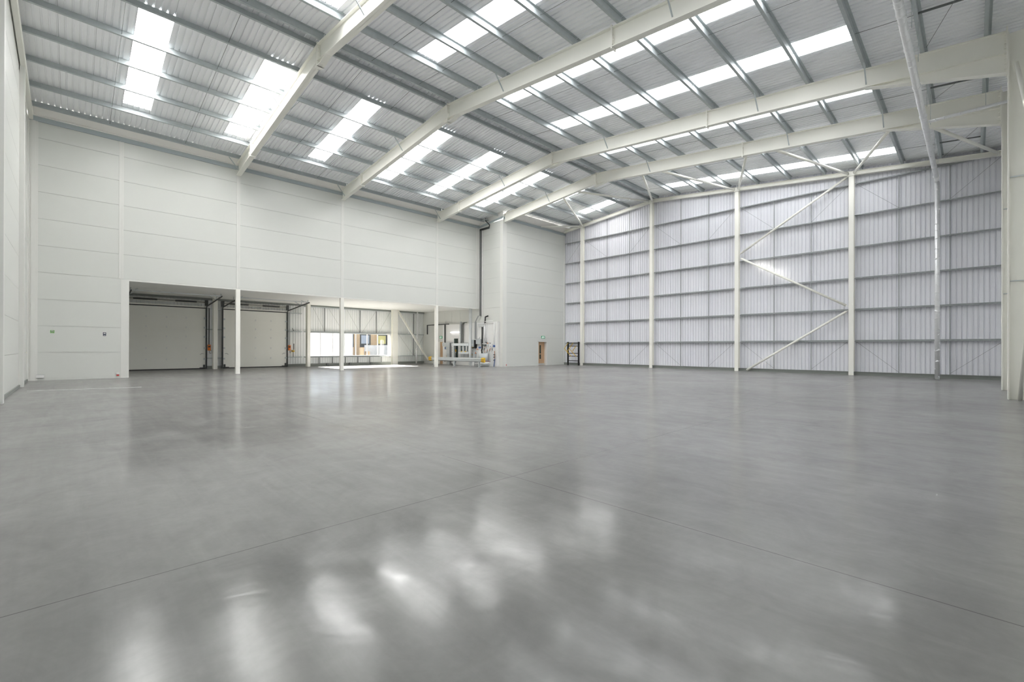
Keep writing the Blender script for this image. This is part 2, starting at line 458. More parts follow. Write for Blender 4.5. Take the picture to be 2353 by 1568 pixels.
# rafter stays
for i, y in enumerate(FY):
    for x, w in ((-27.5 if i == 3 else -29.25, 'eaves end of the left slope'), (-21.9, 'middle of the left slope'), (-13.8, 'upper right slope'), (-6.35, 'lower right slope'), (-2.74, 'tip of the right haunch')):
        if i == 3 and x == -27.5: continue
        mb = MB(); mb.beam((x, y - .62, ztop(x) - .006), (x, y - .14, ztop(x) - D + .07), .04, .03)
        tag(mb.build('rafter_stay', 'galv'), f'slim angled stay on the {FN[i]}, {w}', 'stay', 'rafter stays')
mb = MB(); mb.beam((-21.9, FY[0] + .62, ztop(-21.9) - .006), (-21.9, FY[0] + .14, ztop(-21.9) - D + .07), .04, .03)
tag(mb.build('rafter_stay', 'galv'), 'slim angled steel stay on the far side of the first rafter, left slope', 'stay', 'rafter stays')

# ------------------------------------------------------------------ panel walls
def panel_wall(mb, axis, plane, rects, mod, off, out, gap=.013, th=.05):
    if not hasattr(mb, 'back'): mb.back = MB()
    """rects (a0,a1,z0,z1); axis 0: plane x=const, axis 1: plane y=const; out = +1/-1 side the face looks to"""
    for a0, a1, z0, z1 in rects:
        zs = [z0] + [off + mod * n for n in range(1, 14) if z0 + .02 < off + mod * n < z1 - .02] + [z1]
        for p, q in zip(zs, zs[1:]):
            lo = p + (gap / 2 if p != z0 else 0); hi = q - (gap / 2 if q != z1 else 0)
            b0, b1 = sorted((plane, plane - out * th))
            if axis == 0: mb.box(b0, b1, a0, a1, lo, hi)
            else: mb.box(a0, a1, b0, b1, lo, hi)
        c0, c1 = sorted((plane - out * .022, plane - out * (th - .005)))
        for q in zs[1:-1]:
            if axis == 0: mb.back.box(c0, c1, a0, a1, q - gap, q + gap)
            else: mb.back.box(a0, a1, c0, c1, q - gap, q + gap)
MW, OW, MBX, OB = 1.229, 0.061, 1.237, -0.042
WT = 11.86
mb = MB(); panel_wall(mb, 0, WX, [(NY, 2.02, 0, SOF), (NY, PY, SOF, WT)], MW, OW, 1)
struct(mb, 'wall_left', 'panel', 'white panelled wall above the lean-to opening', 'wall')
mb = MB(); panel_wall(mb, 0, BX, [(PY, 29.45, 0, 12.1), (29.45, 30.55, 2.11, 12.1), (30.55, 33.32, 0, 12.1)], MBX, OB, 1)
panel_wall(mb, 1, PY - .06, [(WX, BX, SOF, 12.05), (WX, BX, 0, SOF)], MBX, OB, -1)
struct(mb, 'wall_corner', 'panel', 'white panelled box projecting into the far left corner', 'wall')
mb = MB(); panel_wall(mb, 1, NY, [(WX, RX, 0, 12.0)], MW, OW, 1)
for a in range(24):
    x0 = WX + (RX - WX) * a / 24; x1 = WX + (RX - WX) * (a + 1) / 24
    mb.poly([(x0, NY - .02, 12.0), (x1, NY - .02, 12.0), (x1, NY - .02, max(12.0, zroof(x1) + .05)), (x0, NY - .02, max(12.0, zroof(x0) + .05))])
struct(mb, 'wall_near', 'panel', 'white panelled end wall at the left edge of the view', 'wall')
# flashings: trims
tn = 0
def trim(label, *boxes, m='trim'):
    global tn
    tn += 1
    mb = MB()
    for b in boxes: mb.box(*b)
    return struct(mb, f'trim_{tn}', m, label, 'trim')
for y, n in ((1.72, 'leftmost'), (6.87, 'second from left'), (13.06, 'third from left'), (20.77, 'rightmost')):
    z0 = 4.97
    trim(f'white vertical joint flashing on the side wall, {n}', (WX, WX + .02, y - .09, y - .025, z0, WT), (WX, WX + .02, y + .025, y + .09, z0, WT), (WX, WX + .008, y - .025, y + .025, z0, WT))
trim('white corner flashing in the near left corner', (WX, WX + .03, NY, NY + .32, 0, WT), (WX + .03, WX + .06, NY + .1, NY + .24, 0, WT), (WX, WX + .3, NY, NY + .03, 0, WT))
trim('white jamb post at the left end of the lean-to opening', (WX - .25, WX + .012, 1.715, 2.03, 0, SOF + .03))
trim('thin white flashing along the lower edge of the wall over the opening', (WX - .06, WX + .006, 2.03, PY - .06, SOF - .04, SOF + .03))
trim('white corner flashing of the projecting box', (BX, BX + .02, PY - .085, PY + .35, 0, 12.05), (BX - .3, BX, PY - .085, PY - .06, 0, 12.05))
trim('white flashing where the box meets the ribbed end wall', (BX, BX + .03, 32.93, 33.1, 0, 12.4))
trim('white corner flashing beside the cable tray', (WX, WX + .02, PY - .4, PY - .06, SOF, WT), (WX, WX + .25, PY - .075, PY - .055, SOF, WT))
# eaves: gutter side, lip and fascia along the wall head
def eaves(y0, y1, x, zt, end):
    trim(f'blue grey gutter side along the head of the {end}', (x - .02, x + .05, y0, y1, zt, zt + .21), m='gutter')
    trim(f'white lip of the gutter along the {end}', (x - .02, x + .11, y0, y1, zt + .21, zt + .26))
    mbx = MB(); mbx.poly([(x + .03, y0, zt + .26), (x + .03, y1, zt + .26), (x + .52, y1, zroof(x + .52) - .1), (x + .52, y0, zroof(x + .52) - .1)])
    global tn; tn += 1
    struct(mbx, f'trim_{tn}', 'fascia', f'warm grey lining sheet above the {end}', 'trim')
eaves(NY, PY - .06, WX, WT, 'long white wall')
eaves(PY, GY, BX, 12.1, 'projecting box')
mb = MB()
for (z0, z1, yy) in ((-.12, .05, PY - .09),):
    mb.prism([(WX, ztop(WX) - .33), (BX, ztop(BX) - .33), (BX, ztop(BX) - .16), (WX, ztop(WX) - .16)], (0, PY - .1, 0), (1, 0, 0), (0, 0, 1), (0, 1, 0), .04)
tn += 1
struct(mb, f'trim_{tn}', 'gutter', 'blue grey sloping closer at the head of the box side', 'trim')
mb = MB(); mb.prism([(WX, ztop(WX) - .16), (BX, ztop(BX) - .16), (BX, zroof(BX)), (WX, zroof(WX))], (0, PY - .08, 0), (1, 0, 0), (0, 0, 1), (0, 1, 0), .04)
tn += 1
struct(mb, f'trim_{tn}', 'trim', 'white closer between box side and roof', 'trim')
# near wall posts and rafter
for x, n in ((-25.4, 'second'), (-18.3, 'closest')):
    o = MB().box(x - .3, x, NY, -1.35, 0, min(12.4, ztop(x) - .25)).build('wall_post', 'trim', bevel=.004)
    tag(o, f'white boxed post on the near end wall, {"at the left picture edge" if n == "closest" else "farther from the camera"}', 'post', 'posts of the near end wall')
mb = MB()
for a, b in ((WX + .05, XR), (XR, RX - .1)):
    mb.prism([(a, ztop(a)), (b, ztop(b)), (b, ztop(b) - .34), (a, ztop(a) - .34)], (0, NY + .02, 0), (1, 0, 0), (0, 0, 1), (0, 1, 0), .14)
tag(mb.build('gable_beam', 'cream'), 'cream sloping beam along the head of the near end wall', 'beam')
struct(MB().box(WX + .35, RX, NY + .0, NY + .045, 0, .1), 'baseboard_near', 'kerb', 'thin dark kerb line at the foot of the near end wall', 'kerb')

# ------------------------------------------------------------------ gable wall
def zg(x): return ztop(x) + .33
mb = MB(); gp = ribs(BX - .1, RX + .1)
for (x0, d0), (x1, d1) in zip(gp, gp[1:]):
    mb.poly([(x0, GY + d0, 0), (x1, GY + d1, 0), (x1, GY + d1, zg(x1)), (x0, GY + d0, zg(x0))])
struct(mb, 'wall_gable', 'liner', 'pale grey ribbed metal end wall on the right', 'wall')
mb = MB()
for a, b in ((BX + .1, XR), (XR, 1.25)):
    for z0, z1, w in ((0, -.02, .22), (-.02, -.22, .03), (-.22, -.24, .22)):
        mb.prism([(a, ztop(a) + z0), (b, ztop(b) + z0), (b, ztop(b) + z1), (a, ztop(a) + z1)], (0, 32.9 - w / 2, 0), (1, 0, 0), (0, 0, 1), (0, 1, 0), w)
tag(mb.build('gable_beam', 'cream'), 'cream sloping beam along the head of the ribbed end wall', 'beam')
GC = [-24.66, -17.86, -11.43, -5.04]
GCN = ['leftmost, beside the black gate', 'second from left, under the ridge', 'third from left, where the zigzag brace starts', 'rightmost, at the peak of the zigzag brace']
for x, n in zip(GC, GCN):
    c = thing('gable_column', f'cream steel end wall column, {n}', 'column', (x, 32.9, 0), 'columns of the ribbed end wall')
    zt = ztop(x) - .03
    MB().box(x - .125, x + .125, 32.74, 32.76, 0, zt).build('front_flange', 'cream', c)
    MB().box(x - .01, x + .01, 32.76, 33.02, 0, zt).build('web', 'cream', c)
    MB().box(x - .125, x + .125, 33.02, 33.04, 0, zt).build('rear_flange', 'cream', c)
    MB().box(x - .17, x + .17, 32.7, 32.74, zt - .28, zt - .02).build('head_plate', 'cream', c)
    for z in (2.0, 5.7, 9.42):
        MB().box(x + .126, x + .5, 32.92, 32.98, z - .012, z + .012).build('rail_cleat', 'galv_bright', c)
GZ = [2.01, 3.862, 5.716, 7.563, 9.422, 11.296]
ED = [BX + .03] + GC + [1.27]
BN = ['beside the white box', 'between the first and second columns', 'between the second and third columns', 'between the third and fourth columns', 'right of the fourth column']
for k, (a, b) in enumerate(zip(ED, ED[1:])):
    for j, z in enumerate(GZ):
        mb = MB(); x0, x1 = a + .135, b - .135
        mb.box(x0, x1, 32.99, 33.19, z + .0, z + .012); mb.box(x0, x1, 32.99, 33.0, z - .05, z)
        mb.box(x0, x1, 33.18, 33.19, z, z + .06)
        tag(mb.build('cladding_rail', 'galv_rail'), f'end wall cladding rail {ORD[j]} from the floor, {BN[k]}', 'rail', 'rails of the ribbed end wall')
ST = [(-22.16, -19.96), (-15.54, -13.46), (-9.19, -7.11), (-2.93, -0.88)]
for k, pr in enumerate(ST):
    for x, w in zip(pr, ('left', 'right')):
        mb = MB(); mb.box(x - .02, x + .02, 33.03, 33.07, .2, min(11.3, ztop(x) - .2) if k in (2, 3) else ztop(x) - .2)
        tag(mb.build('rail_strut', 'galv_rail'), f'{w} thin upright strut on the end wall {BN[k + 1]}', 'strut', 'struts of the ribbed end wall')
    a, b = ED[k + 1] + .2, ED[k + 2] - .2
    for (p, q, s) in ((a, pr[0], 'left'), (b, pr[1], 'right')):
        for z1, z0, lv in ((1.98, .25, 'foot'), (11.25, 9.45, 'head')):
            mb = MB(); mb.tube((p, 33.02, z1), (q, 33.02, z0), .006, 5)
            tag(mb.build('tie_wire', 'galv_dark'), f'{s} diagonal tie wire at the end wall {lv}, {BN[k + 1]}', 'wire', 'tie wires of the ribbed end wall')
mb = MB(); mb.tube((ED[1] - .2, 33.02, 11.25), (ED[0] + .3, 33.02, 9.45), .006, 5)
tag(mb.build('tie_wire', 'galv_dark'), 'thin diagonal tie wire at the head of the end wall, beside the white box', 'wire', 'tie wires of the ribbed end wall')
mb = MB(); mb.box(BX, RX, 33.0, 33.19, 0, .17); mb.box(BX, RX, 32.96, 33.19, .17, .2)
struct(mb, 'baseboard_gable', 'kerb', 'dark grey steel kerb along the foot of the ribbed end wall', 'kerb')
# zigzag bracing tubes on the end wall
ZB = [((-5.22, 11.76), (-11.25, 8.05), 'upper'), ((-11.25, 7.78), (-5.2, 4.06), 'middle'), ((-5.2, 3.82), (-10.9, .02), 'lower')]
for (a, b, n) in ZB:
    t = thing('brace_tube', f'cream diagonal tube, {n} leg of the zigzag brace on the end wall', 'brace', (a[0], 32.86, a[1]), 'zigzag brace on the end wall')
    A, B = Vector((a[0], 32.86, a[1])), Vector((b[0], 32.86, b[1]))
    d = (B - A).normalized()
    MB().tube(A + d * .12, B - d * .12, .066, 14).build('tube', 'cream', t, smooth=True)
    for e in (A, B):
        dd = d if e is A else -d
        if e.z < .3: continue
        MB().beam(e, e + dd * .22, .02, .14, (0, 1, 0)).build('end_plate', 'cream', t)
# roof bracing between the fourth frame and the end wall
zf = lambda x: ztop(x) - .62
NODES = [(-20.2, 11.99), (-13.85, 12.27), (-7.7, 11.66), (-2.15, 10.75)]
RB = [((BX + .05, 29.6, ztop(BX) - .2), (GC[0] - .12, 32.75, ztop(GC[0]) - .16), 'from the white box to the leftmost end wall column')]
cn = ['leftmost', 'second', 'third', 'rightmost']
NX = [(-20.75, -19.55), (-14.4, -13.2), (-8.35, -7.05), (-2.55, -1.2)]
for k, (xa, xb) in enumerate(NX):
    za = zf(xa) if k < 3 else 11.05
    zb_ = zf(xb) if k < 3 else 10.7
    RB.append(((xa, 25.32, za), (GC[k] + .12, 32.75, ztop(GC[k]) - .16), f'from fourth rafter to {cn[k]} end wall column, on its right side' if k < 3 else 'from the haunch of the fourth rafter to the rightmost end wall column'))
    if k < 3: RB.append(((xb, 25.32, zb_), (GC[k + 1] - .12, 32.75, ztop(GC[k + 1]) - .16), f'from fourth rafter to {cn[k + 1]} end wall column, on its left side'))
    else: RB.append(((xb, 25.32, zb_), (.85, 32.75, ztop(.85) - .16), 'from the last haunch to the right end of the end wall'))
for a, b, n in RB:
    t = thing('roof_brace', f'roof bracing tube {n}', 'brace', a, 'roof bracing tubes')
    A, B = Vector(a), Vector(b); d = (B - A).normalized()
    MB().tube(A + d * .1, B - d * .12, .07, 14).build('tube', 'cream', t, smooth=True)
    MB().beam(B - d * .2, B, .03, .16).build('end_plate', 'cream', t)

# ------------------------------------------------------------------ right side wall
mb = MB(); rp = ribs(NY - .1, GY + .1)
for (y0, d0), (y1, d1) in zip(rp, rp[1:]):
    mb.poly([(RX + d0, y0, 0), (RX + d1, y1, 0), (RX + d1, y1, zroof(RX) + .1), (RX + d0, y0, zroof(RX) + .1)])
struct(mb, 'wall_right', 'liner_side', 'pale ribbed metal side wall behind the right hand columns', 'wall')
t = thing('brace_tube', 'cream diagonal tube rising from the foot of the nearest right hand column', 'brace', (1.0, 20.3, 0))
MB().tube((.98, 20.55, .02), (1.08, 15.4, 5.1), .055, 12).build('tube', 'cream', t, smooth=True)
t = thing('brace_tube', 'cream diagonal tube meeting the head of the nearest right hand column', 'brace', (1.0, 20.6, 10.2))
MB().tube((.9, 20.6, 10.3), (1.08, 15.4, 5.4), .055, 12).build('tube', 'cream', t, smooth=True)

# ------------------------------------------------------------------ foil pipes
def foil_bands(par, p, q, r, step, seed):
    rnd = random.Random(seed); p, q = Vector(p), Vector(q); L = (q - p).length; d = (q - p) / L
    s = 0.1
    while s < L - .1:
        w = .03 + rnd.random() * .03
        tilt = Vector((rnd.uniform(-.03, .03), rnd.uniform(-.03, .03), rnd.uniform(-.02, .02)))
        MB().tube(p + d * s - tilt, p + d * (s + w) + tilt, r * (1.05 + .06 * rnd.random()), 14).build('band', 'foil', par, smooth=True)
        s += step * (.6 + .8 * rnd.random())
t = thing('downpipe', 'foil wrapped rainwater pipe dropping down the end wall and running under the roof', 'pipe', (-1.3, 31.5, 0))
MB().path([(-1.3, 31.5, 0), (-1.31, 31.5, 10.05), (-1.33, 31.2, 10.25), (-1.35, 14.9, 10.40), (-1.36, 6.0, 10.48)], .10, 16).build('pipe', 'foil', t, smooth=True)
foil_bands(t, (-1.3, 31.5, 0), (-1.31, 31.5, 10.0), .10, .42, 1); foil_bands(t, (-1.33, 31.2, 10.25), (-1.35, 14.9, 10.40), .10, .55, 2)
for y in (16.5, 18.6, 22.3, 24.2, 27.2, 29.4):
    MB().tube((-1.2, y, 10.4), (-1.2, y, ztop(-1.2)), .008, 6).build('hanger', 'galv', t)
t = thing('branch_pipe', 'thin foil wrapped branch pipe from the rainwater pipe to the right hand column', 'pipe', (-.3, 23.75, 10.35))
MB().tube((-1.22, 23.55, 10.30), (1.38, 24.05, 10.47), .055, 12).build('pipe', 'foil', t, smooth=True)
foil_bands(t, (-1.15, 23.56, 10.30), (1.3, 24.03, 10.46), .055, .4, 3)
mb = MB(); mb.tube((.3, 23.85, 10.4), (.3, 23.85, ztop(.3)), .008, 6); mb.build('hanger', 'galv', t)

# ------------------------------------------------------------------ lean-to behind the opening
mb = MB(); mb.prism([(WX - .02, SOF), (RW - .1, SOF + .14), (RW - .1, SOF + .24), (WX - .02, SOF + .1)], (0, .6, 0), (1, 0, 0), (0, 0, 1), (0, 1, 0), PY + .4 - .6)
struct(mb, 'ceiling_canopy', 'soffit', 'white soffit over the loading bay', 'ceiling')
mb = MB(); panel_wall(mb, 1, .7, [(RW, WX - .05, 0, SOF + .1)], MW, OW, 1)
struct(mb, 'wall_bay', 'panel', 'white end wall of the loading bay behind the jamb', 'wall')
# front posts
for y, n in zip(FY[:3], ('left post, in front of the second roller door', 'middle post, in front of the long window', 'right post, in front of the safety barrier')):
    c = thing('post', f'cream square post under the white wall, {n}', 'post', (WX - .06, y, 0), 'posts of the lean-to opening')
    x = WX - .08
    MB().box(x + .09, x + .11, y - .11, y + .11, 0, SOF - .005).build('front_flange', 'cream', c)
    MB().box(x - .09, x + .09, y - .012, y + .012, 0, SOF - .005).build('web', 'cream', c)
    MB().box(x - .11, x - .09, y - .11, y + .11, 0, SOF - .005).build('rear_flange', 'cream', c)
    MB().box(x - .09, x + .09, y - .112, y - .1, 0, SOF - .005).build('side_plate', 'cream', c)
# rear columns
RC = [(7.17, .25), (13.54, .24), (21.27, .52)]
for (y, w), n in zip(RC, ('between the two roller doors', 'left of the long window', 'right of the long window')):
    o = thing('rear_column', f'cream steel column at the back of the loading bay, {n}', 'column', (-37.35, y, 0), 'columns at the back of the loading bay')
    MB().box(-37.24, -37.2, y - w / 2, y + w / 2, 0, SOF + .1).build('front_flange', 'cream', o)
    MB().box(-37.5, -37.24, y - .02, y + .02, 0, SOF + .1).build('web', 'cream', o)
    MB().box(-37.54, -37.5, y - w / 2, y + w / 2, 0, SOF + .1).build('rear_flange', 'cream', o)
# rear cladding
DOORS = [(2.42, 6.77), (7.86, 12.2)]
WIN = (14.02, 21.55, .82, 2.80)
mb = MB(); wp = ribs(.6, PY + .2)
for (y0, d0), (y1, d1) in zip(wp, wp[1:]):
    ym = (y0 + y1) / 2; segs = [(0, SOF + .2)]
    for a, b in DOORS:
        if a < ym < b: segs = [(4.3, SOF + .2)]
    if WIN[0] < ym < WIN[1]: segs = [(0, WIN[2]), (WIN[3], SOF + .2)]
    for a, b in segs:
        mb.poly([(RW - d0, y0, a), (RW - d1, y1, a), (RW - d1, y1, b), (RW - d0, y0, b)])
struct(mb, 'wall_rear', 'liner_side', 'pale ribbed metal back wall of the loading bay', 'wall')
BR = [(.72, 6.85), (6.9, 7.8), (12.32, 13.42), (13.66, 21.0), (21.54, 25.1)]
BRN = ['left of the first roller door', 'between the roller doors', 'right of the second roller door', 'along the long window', 'right of the long window']
def rear_rail(y0, y1, z, label, m='galv', h=.06):
    tag(MB().box(RW + .02, -38.36, y0, y1, z - h / 2, z + h / 2).build('cladding_rail', m), label, 'rail', 'rails of the loading bay back wall')
for k, (a, b) in enumerate(BR):
    if k == 0: continue
    rear_rail(a, b, 4.92 if k > 2 else 4.33, f'head rail on the loading bay back wall, {BRN[k]}', 'galv_bright')
    rear_rail(a, b, 2.83, f'mid height rail on the loading bay back wall, {BRN[k]}', 'galv')
    rear_rail(a, b, .76, f'knee height rail on the loading bay back wall, {BRN[k]}', 'galv')
for k, (a, b) in enumerate(((.7, 2.3), (6.85, 7.8), (12.3, PY - .1))):
    struct(MB().box(RW + .02, -38.33, a, b, 0, .2), f'baseboard_rear_{k + 1}', 'kerb', ['dark kerb left of the first roller door', 'dark kerb between the roller doors', 'dark kerb along the foot of the loading bay back wall'][k], 'kerb')
struct(MB().box(RW + .02, -38.3, .7, PY - .1, SOF + .02, SOF + .2), 'trim_head_rear', 'kerb', 'dark closer at the head of the loading bay back wall', 'trim')
for y, n in ((15.26, 'first'), (18.42, 'second'), (20.0, 'third')):
    tag(MB().box(-38.45, -38.4, y - .025, y + .025, WIN[3] + .06, 4.9).build('rail_strut', 'galv_dark'), f'dark upright strut on the cladding above the long window, {n} from the left', 'strut', 'struts above the long window')
tag(MB().box(-38.45, -38.4, 23.92, 23.97, .8, 4.9).build('rail_strut', 'galv_dark'), 'dark upright strut on the cladding beside the rear foil pipe', 'strut')
for k, y in enumerate((14.82, 15.95, 17.08, 18.22, 19.37, 20.51)):
    tag(MB().box(-38.45, -38.4, y - .03, y + .03, .2, WIN[2] - .1).build('sill_strut', 'galv_dark'), f'short dark strut under the long window sill, {ORD[k]} from the left', 'strut', 'struts under the long window')
for k, (a, b) in enumerate(((14.3, 15.3), (15.6, 16.9), (17.2, 18.4), (19.95, 18.6), (21.4, 20.2))):
    mb = MB(); mb.tube((-38.42, a, 4.88), (-38.42, b, 2.87), .006, 5)
    tag(mb.build('tie_wire', 'galv_dark'), f'thin diagonal tie wire above the long window, {ORD[k]} from the left', 'wire', 'tie wires above the long window')
for k, (a, b) in enumerate(((22.3, 23.9), (25.1, 24.0))):
    mb = MB(); mb.tube((-38.38, a, 2.8), (-38.38, b, .78), .006, 5)
    tag(mb.build('tie_wire', 'galv_dark'), f'thin diagonal tie wire {"left" if k == 0 else "right"} of the rear foil pipe', 'wire', 'tie wires beside the rear foil pipe')
# long window
t = thing('window_1', 'long clear window at the back of the loading bay', 'window', (-38.5, 17.8, .82), kind='structure')
mb = MB(); y0, y1, z0, z1 = WIN
mb.box(-38.62, -38.45, y0, y1, z0 - .06, z0 + .02); mb.box(-38.62, -38.45, y0, y1, z1 - .05, z1 + .05)
mb.box(-38.62, -38.45, y0, y0 + .06, z0, z1); mb.box(-38.62, -38.45, y1 - .15, y1, z0, z1)
mb.build('window_frame', 'white', t)
mb = MB(); mb.box(-38.75, -38.66, y0 - .22, y0, 0, SOF); mb.box(-38.75, -38.66, y1, y1 + .22, 0, SOF); mb.box(-38.75, -38.66, y0 - .2, y1 + .2, z0 - .3, z0); mb.box(-38.75, -38.66, y0 - .2, y1 + .2, z1, z1 + .3); mb.build('light_leak_closer', 'white', t)  # strips added behind the cladding to block daylight leaking past the window
for y in (14.96, 16.01, 17.04, 18.1, 19.17, 20.2, 21.27):
    MB().box(-38.6, -38.5, y - .03, y + .03, z0 + .02, z1 - .05).build('mullion', 'white', t)
MB().box(-38.56, -38.55, y0, y1, z0, z1).build('pane', 'glass', t)
for a, b, z in ((y0, y1, z0 - .08), (y0, y1, z1 + .06)):
    MB().box(-38.46, -38.36, a, b, z - .03, z + .03).build('rail', 'galv_bright', t)
# bay floor brackets under window
for k, y in enumerate((15.45, 17.45, 19.4)):
    tag(MB().box(-38.32, -38.15, y - .09, y + .09, 0, .22).build('kerb_bracket', 'galv_dark'), f'dark steel bracket on the kerb below the long window, {ORD[k]} from the left', 'bracket', 'brackets below the long window')
# diagonal brace and rear foil pipe
tag(MB().beam((-37.6, 21.75, 5.0), (-37.6, 25.5 - .4, .3), .14, .14).build('diagonal_brace', 'cream'), 'cream diagonal brace across the right end of the loading bay back wall', 'brace')
t = thing('downpipe', 'foil wrapped pipe dropping down the loading bay back wall beside the diagonal brace', 'pipe', (-37.9, 24.0, 0))
MB().path([(-37.95, 24.08, SOF + .08), (-37.95, 24.08, 1.55), (-37.95, 23.97, 1.4), (-37.95, 23.97, 0)], .075, 12).build('pipe', 'foil', t, smooth=True)
foil_bands(t, (-37.95, 24.08, 1.6), (-37.95, 24.08, 5.0), .075, .25, 5)

# roller (sectional) doors
HZ = [.06, .71, 1.48, 2.28, 2.93, 3.60, 4.30]
for n, (y0, y1) in enumerate(DOORS):
    nm = ['first sectional loading door, left of the two at the back', 'second sectional loading door, right of the two at the back'][n]
    t = thing(f'door_{n + 1}', f'cream {nm}', 'door', (-38.3, (y0 + y1) / 2, 0), kind='structure')
    X = -38.30
    for k, (a, b) in enumerate(zip(HZ, HZ[1:])):
        mb = MB(); mb.box(X - .05, X - .012, y0, y1, a, b); mb.box(X - .012, X, y0, y1, a + .004, b - .004)
        mb.build('door_panel', 'door', t)
    for k, z in enumerate(HZ[1:-1]):
        for f in (.24, .49, .74):
            y = y0 + (y1 - y0) * f
            MB().box(X + .004, X + .03, y - .035, y + .035, z - .06, z + .06).build('hinge', 'white', t)
        for y in (y0 + .05, y1 - .05):
            MB().box(X + .005, X + .06, y - .06, y + .06, z - .06, z + .06).build('roller_bracket', 'galv_bright', t)
    mb = MB()
    for a, b in ((y0 - .3, y0 - .005), (y1 + .005, y1 + .3)): mb.box(RW - .06, RW - .01, a, b, 0, 4.5)
    for a, b in ((y0 - .03, y0), (y1, y1 + .03)): mb.box(RW - .03, X - .05, a, b, 0, 4.36)
    mb.box(RW - .06, X - .07, y0 - .3, y1 + .3, 4.31, 4.37)
    mb.build('reveal', 'liner_side', t)  # jamb boards and strips added to stop daylight leaking round the door
    MB().box(X - .05, X + .01, y0, y1, 0, .062).build('bottom_seal', 'black', t)
    MB().box(X - .04, X + .02, y0, y1, 4.30, 4.36).build('top_seal', 'black', t)
    MB().box(X - .06, X + .03, y0, y1, 4.365, 4.46).build('lintel', 'cream', t)
    for y, s in ((y0 - .05, -1), (y1 + .05, 1)):
        mb = MB(); mb.box(X - .02, X + .1, y - .04, y + .04, 0, 4.35)
        mb.build('vertical_track', 'darkgrey', t)
        mb = MB(); pts_ = [(X + .06, y, 4.35), (X + .15, y, 4.46), (-36.5, y, 4.58), (-33.6, y, 4.80)]
        for a, b in zip(pts_, pts_[1:]): mb.beam(a, b, .05, .07)
        mb.build('horizontal_track', 'darkgrey', t)
        for xx, zz in ((-35.2, 4.68), (-33.9, 4.77)):
            mb = MB(); mb.beam((xx, y, zz), (xx, y, SOF + .06), .03, .03); mb.beam((xx, y, zz), (xx - .35, y - .35 * s, SOF + .05), .03, .03)
            mb.build('track_hanger', 'galv', t)
        MB().box(X + .0, X + .12, y - .09, y + .09, 4.5, 4.9).build('shaft_bracket', 'darkgrey', t)
    MB().beam((-33.75, y0 - .05, 4.83), (-33.75, y1 + .05, 4.83), .05, .06).build('cross_rail', 'galv_bright', t)
    MB().tube((X + .1, y0, 4.74), (X + .1, y1, 4.74), .02, 12).build('shaft', 'darkgrey', t)
    MB().box(X - .1, X - .02, y0, y1, 4.66, 4.84).build('shaft_beam', 'matte_cream', t)
    for a, b in ((.085, .37), (.595, .875)):
        mb = MB(); ya, yb = y0 + (y1 - y0) * a, y0 + (y1 - y0) * b
        nk = int((yb - ya) / .03); pv = []
        for k in range(nk + 1):
            rr = .064 if k % 2 else .05; yy = ya + (yb - ya) * k / nk
            pv.append([(X + .1 + rr * math.cos(a_ * math.pi / 5), yy, 4.74 + rr * math.sin(a_ * math.pi / 5)) for a_ in range(10)])
        mb.v = [p_ for ring in pv for p_ in ring]
        mb.f = [(k * 10 + a_, k * 10 + (a_ + 1) % 10, k * 10 + 10 + (a_ + 1) % 10, k * 10 + 10 + a_) for k in range(nk) for a_ in range(10)]
        mb.f += [tuple(range(10)), tuple(range(nk * 10, nk * 10 + 10))]
        mb.build('torsion_spring', 'darkgrey', t)
    mb = MB(); mb.path([(X + .03, y1 - .1, 1.08), (X + .05, y1 - .22, 1.1), (X + .05, y1 - .32, 1.02)], .015, 6); mb.build('latch', 'grey', t)
    mb = MB(); mb.box(X + .01, X + .12, y1 - .35, y1 - .02, .07, .11); mb.box(X + .01, X + .06, y1 - .14, y1 - .03, .11, .3); mb.build('bottom_bracket', 'darkgrey', t)
    if n == 1:
        mb = MB(); mb.box(X + .01, X + .12, y0 + .02, y0 + .35, .07, .11); mb.box(X + .01, X + .06, y0 + .03, y0 + .14, .11, .3); mb.build('bottom_bracket', 'darkgrey', t)
        mb = MB(); mb.path([(X + .03, y0 + .1, 1.08), (X + .05, y0 + .22, 1.1), (X + .05, y0 + .32, 1.02)], .015, 6); mb.build('latch', 'grey', t)
    # door operator box and chain hoist
    yb = y1 + .21 if n == 0 else y1 + .19
    t2 = thing('door_control', f'orange control box beside the {"first" if n == 0 else "second"} loading door', 'control box', (-38.2, yb, 1.3), 'orange door control boxes')
    MB().box(-38.3, -38.16, yb - .09, yb + .09, 1.31, 1.72).build('housing', 'orange', t2, bevel=.01)
    MB().box(-38.16, -38.13, yb - .06, yb + .06, 1.53, 1.63).build('button_panel', 'black', t2)
    q_ = .2 if n == 0 else .06; mb = MB(); mb.path([(-38.18, yb + .05, 1.31), (-38.18, yb + q_, 1.25), (-38.18, yb + q_, 1.15), (-38.18, yb + .04, 1.10), (-38.18, yb, 1.3)], .012, 6); mb.build('cable', 'black', t2)
    mb = MB(); mb.box(-38.3, -38.24, yb - .03, yb + .03, 1.72, 4.35); mb.build('conduit', 'darkgrey' if n == 0 else 'grey', t2)
t = thing('power_socket', 'yellow and orange power connector hanging right of the second loading door', 'connector', (-38.2, 12.72, 1.0))
MB().box(RW, -38.16, 12.67, 12.77, 1.18, 1.32).build('housing', 'yellow', t, bevel=.01)
MB().box(-38.23, -38.17, 12.70, 12.74, 1.35, 1.85).build('plug', 'black', t)
MB().box(-38.3, -38.25, 12.70, 12.74, .78, 1.18).build('conduit', 'grey', t)
MB().box(-38.3, -38.25, 12.70, 12.74, 1.85, 2.85).build('cable_cover', 'white', t)
MB().tube((-38.25, 12.72, 2.85), (-38.25, 12.62, 3.1), .02, 6).build('cable', 'black', t)

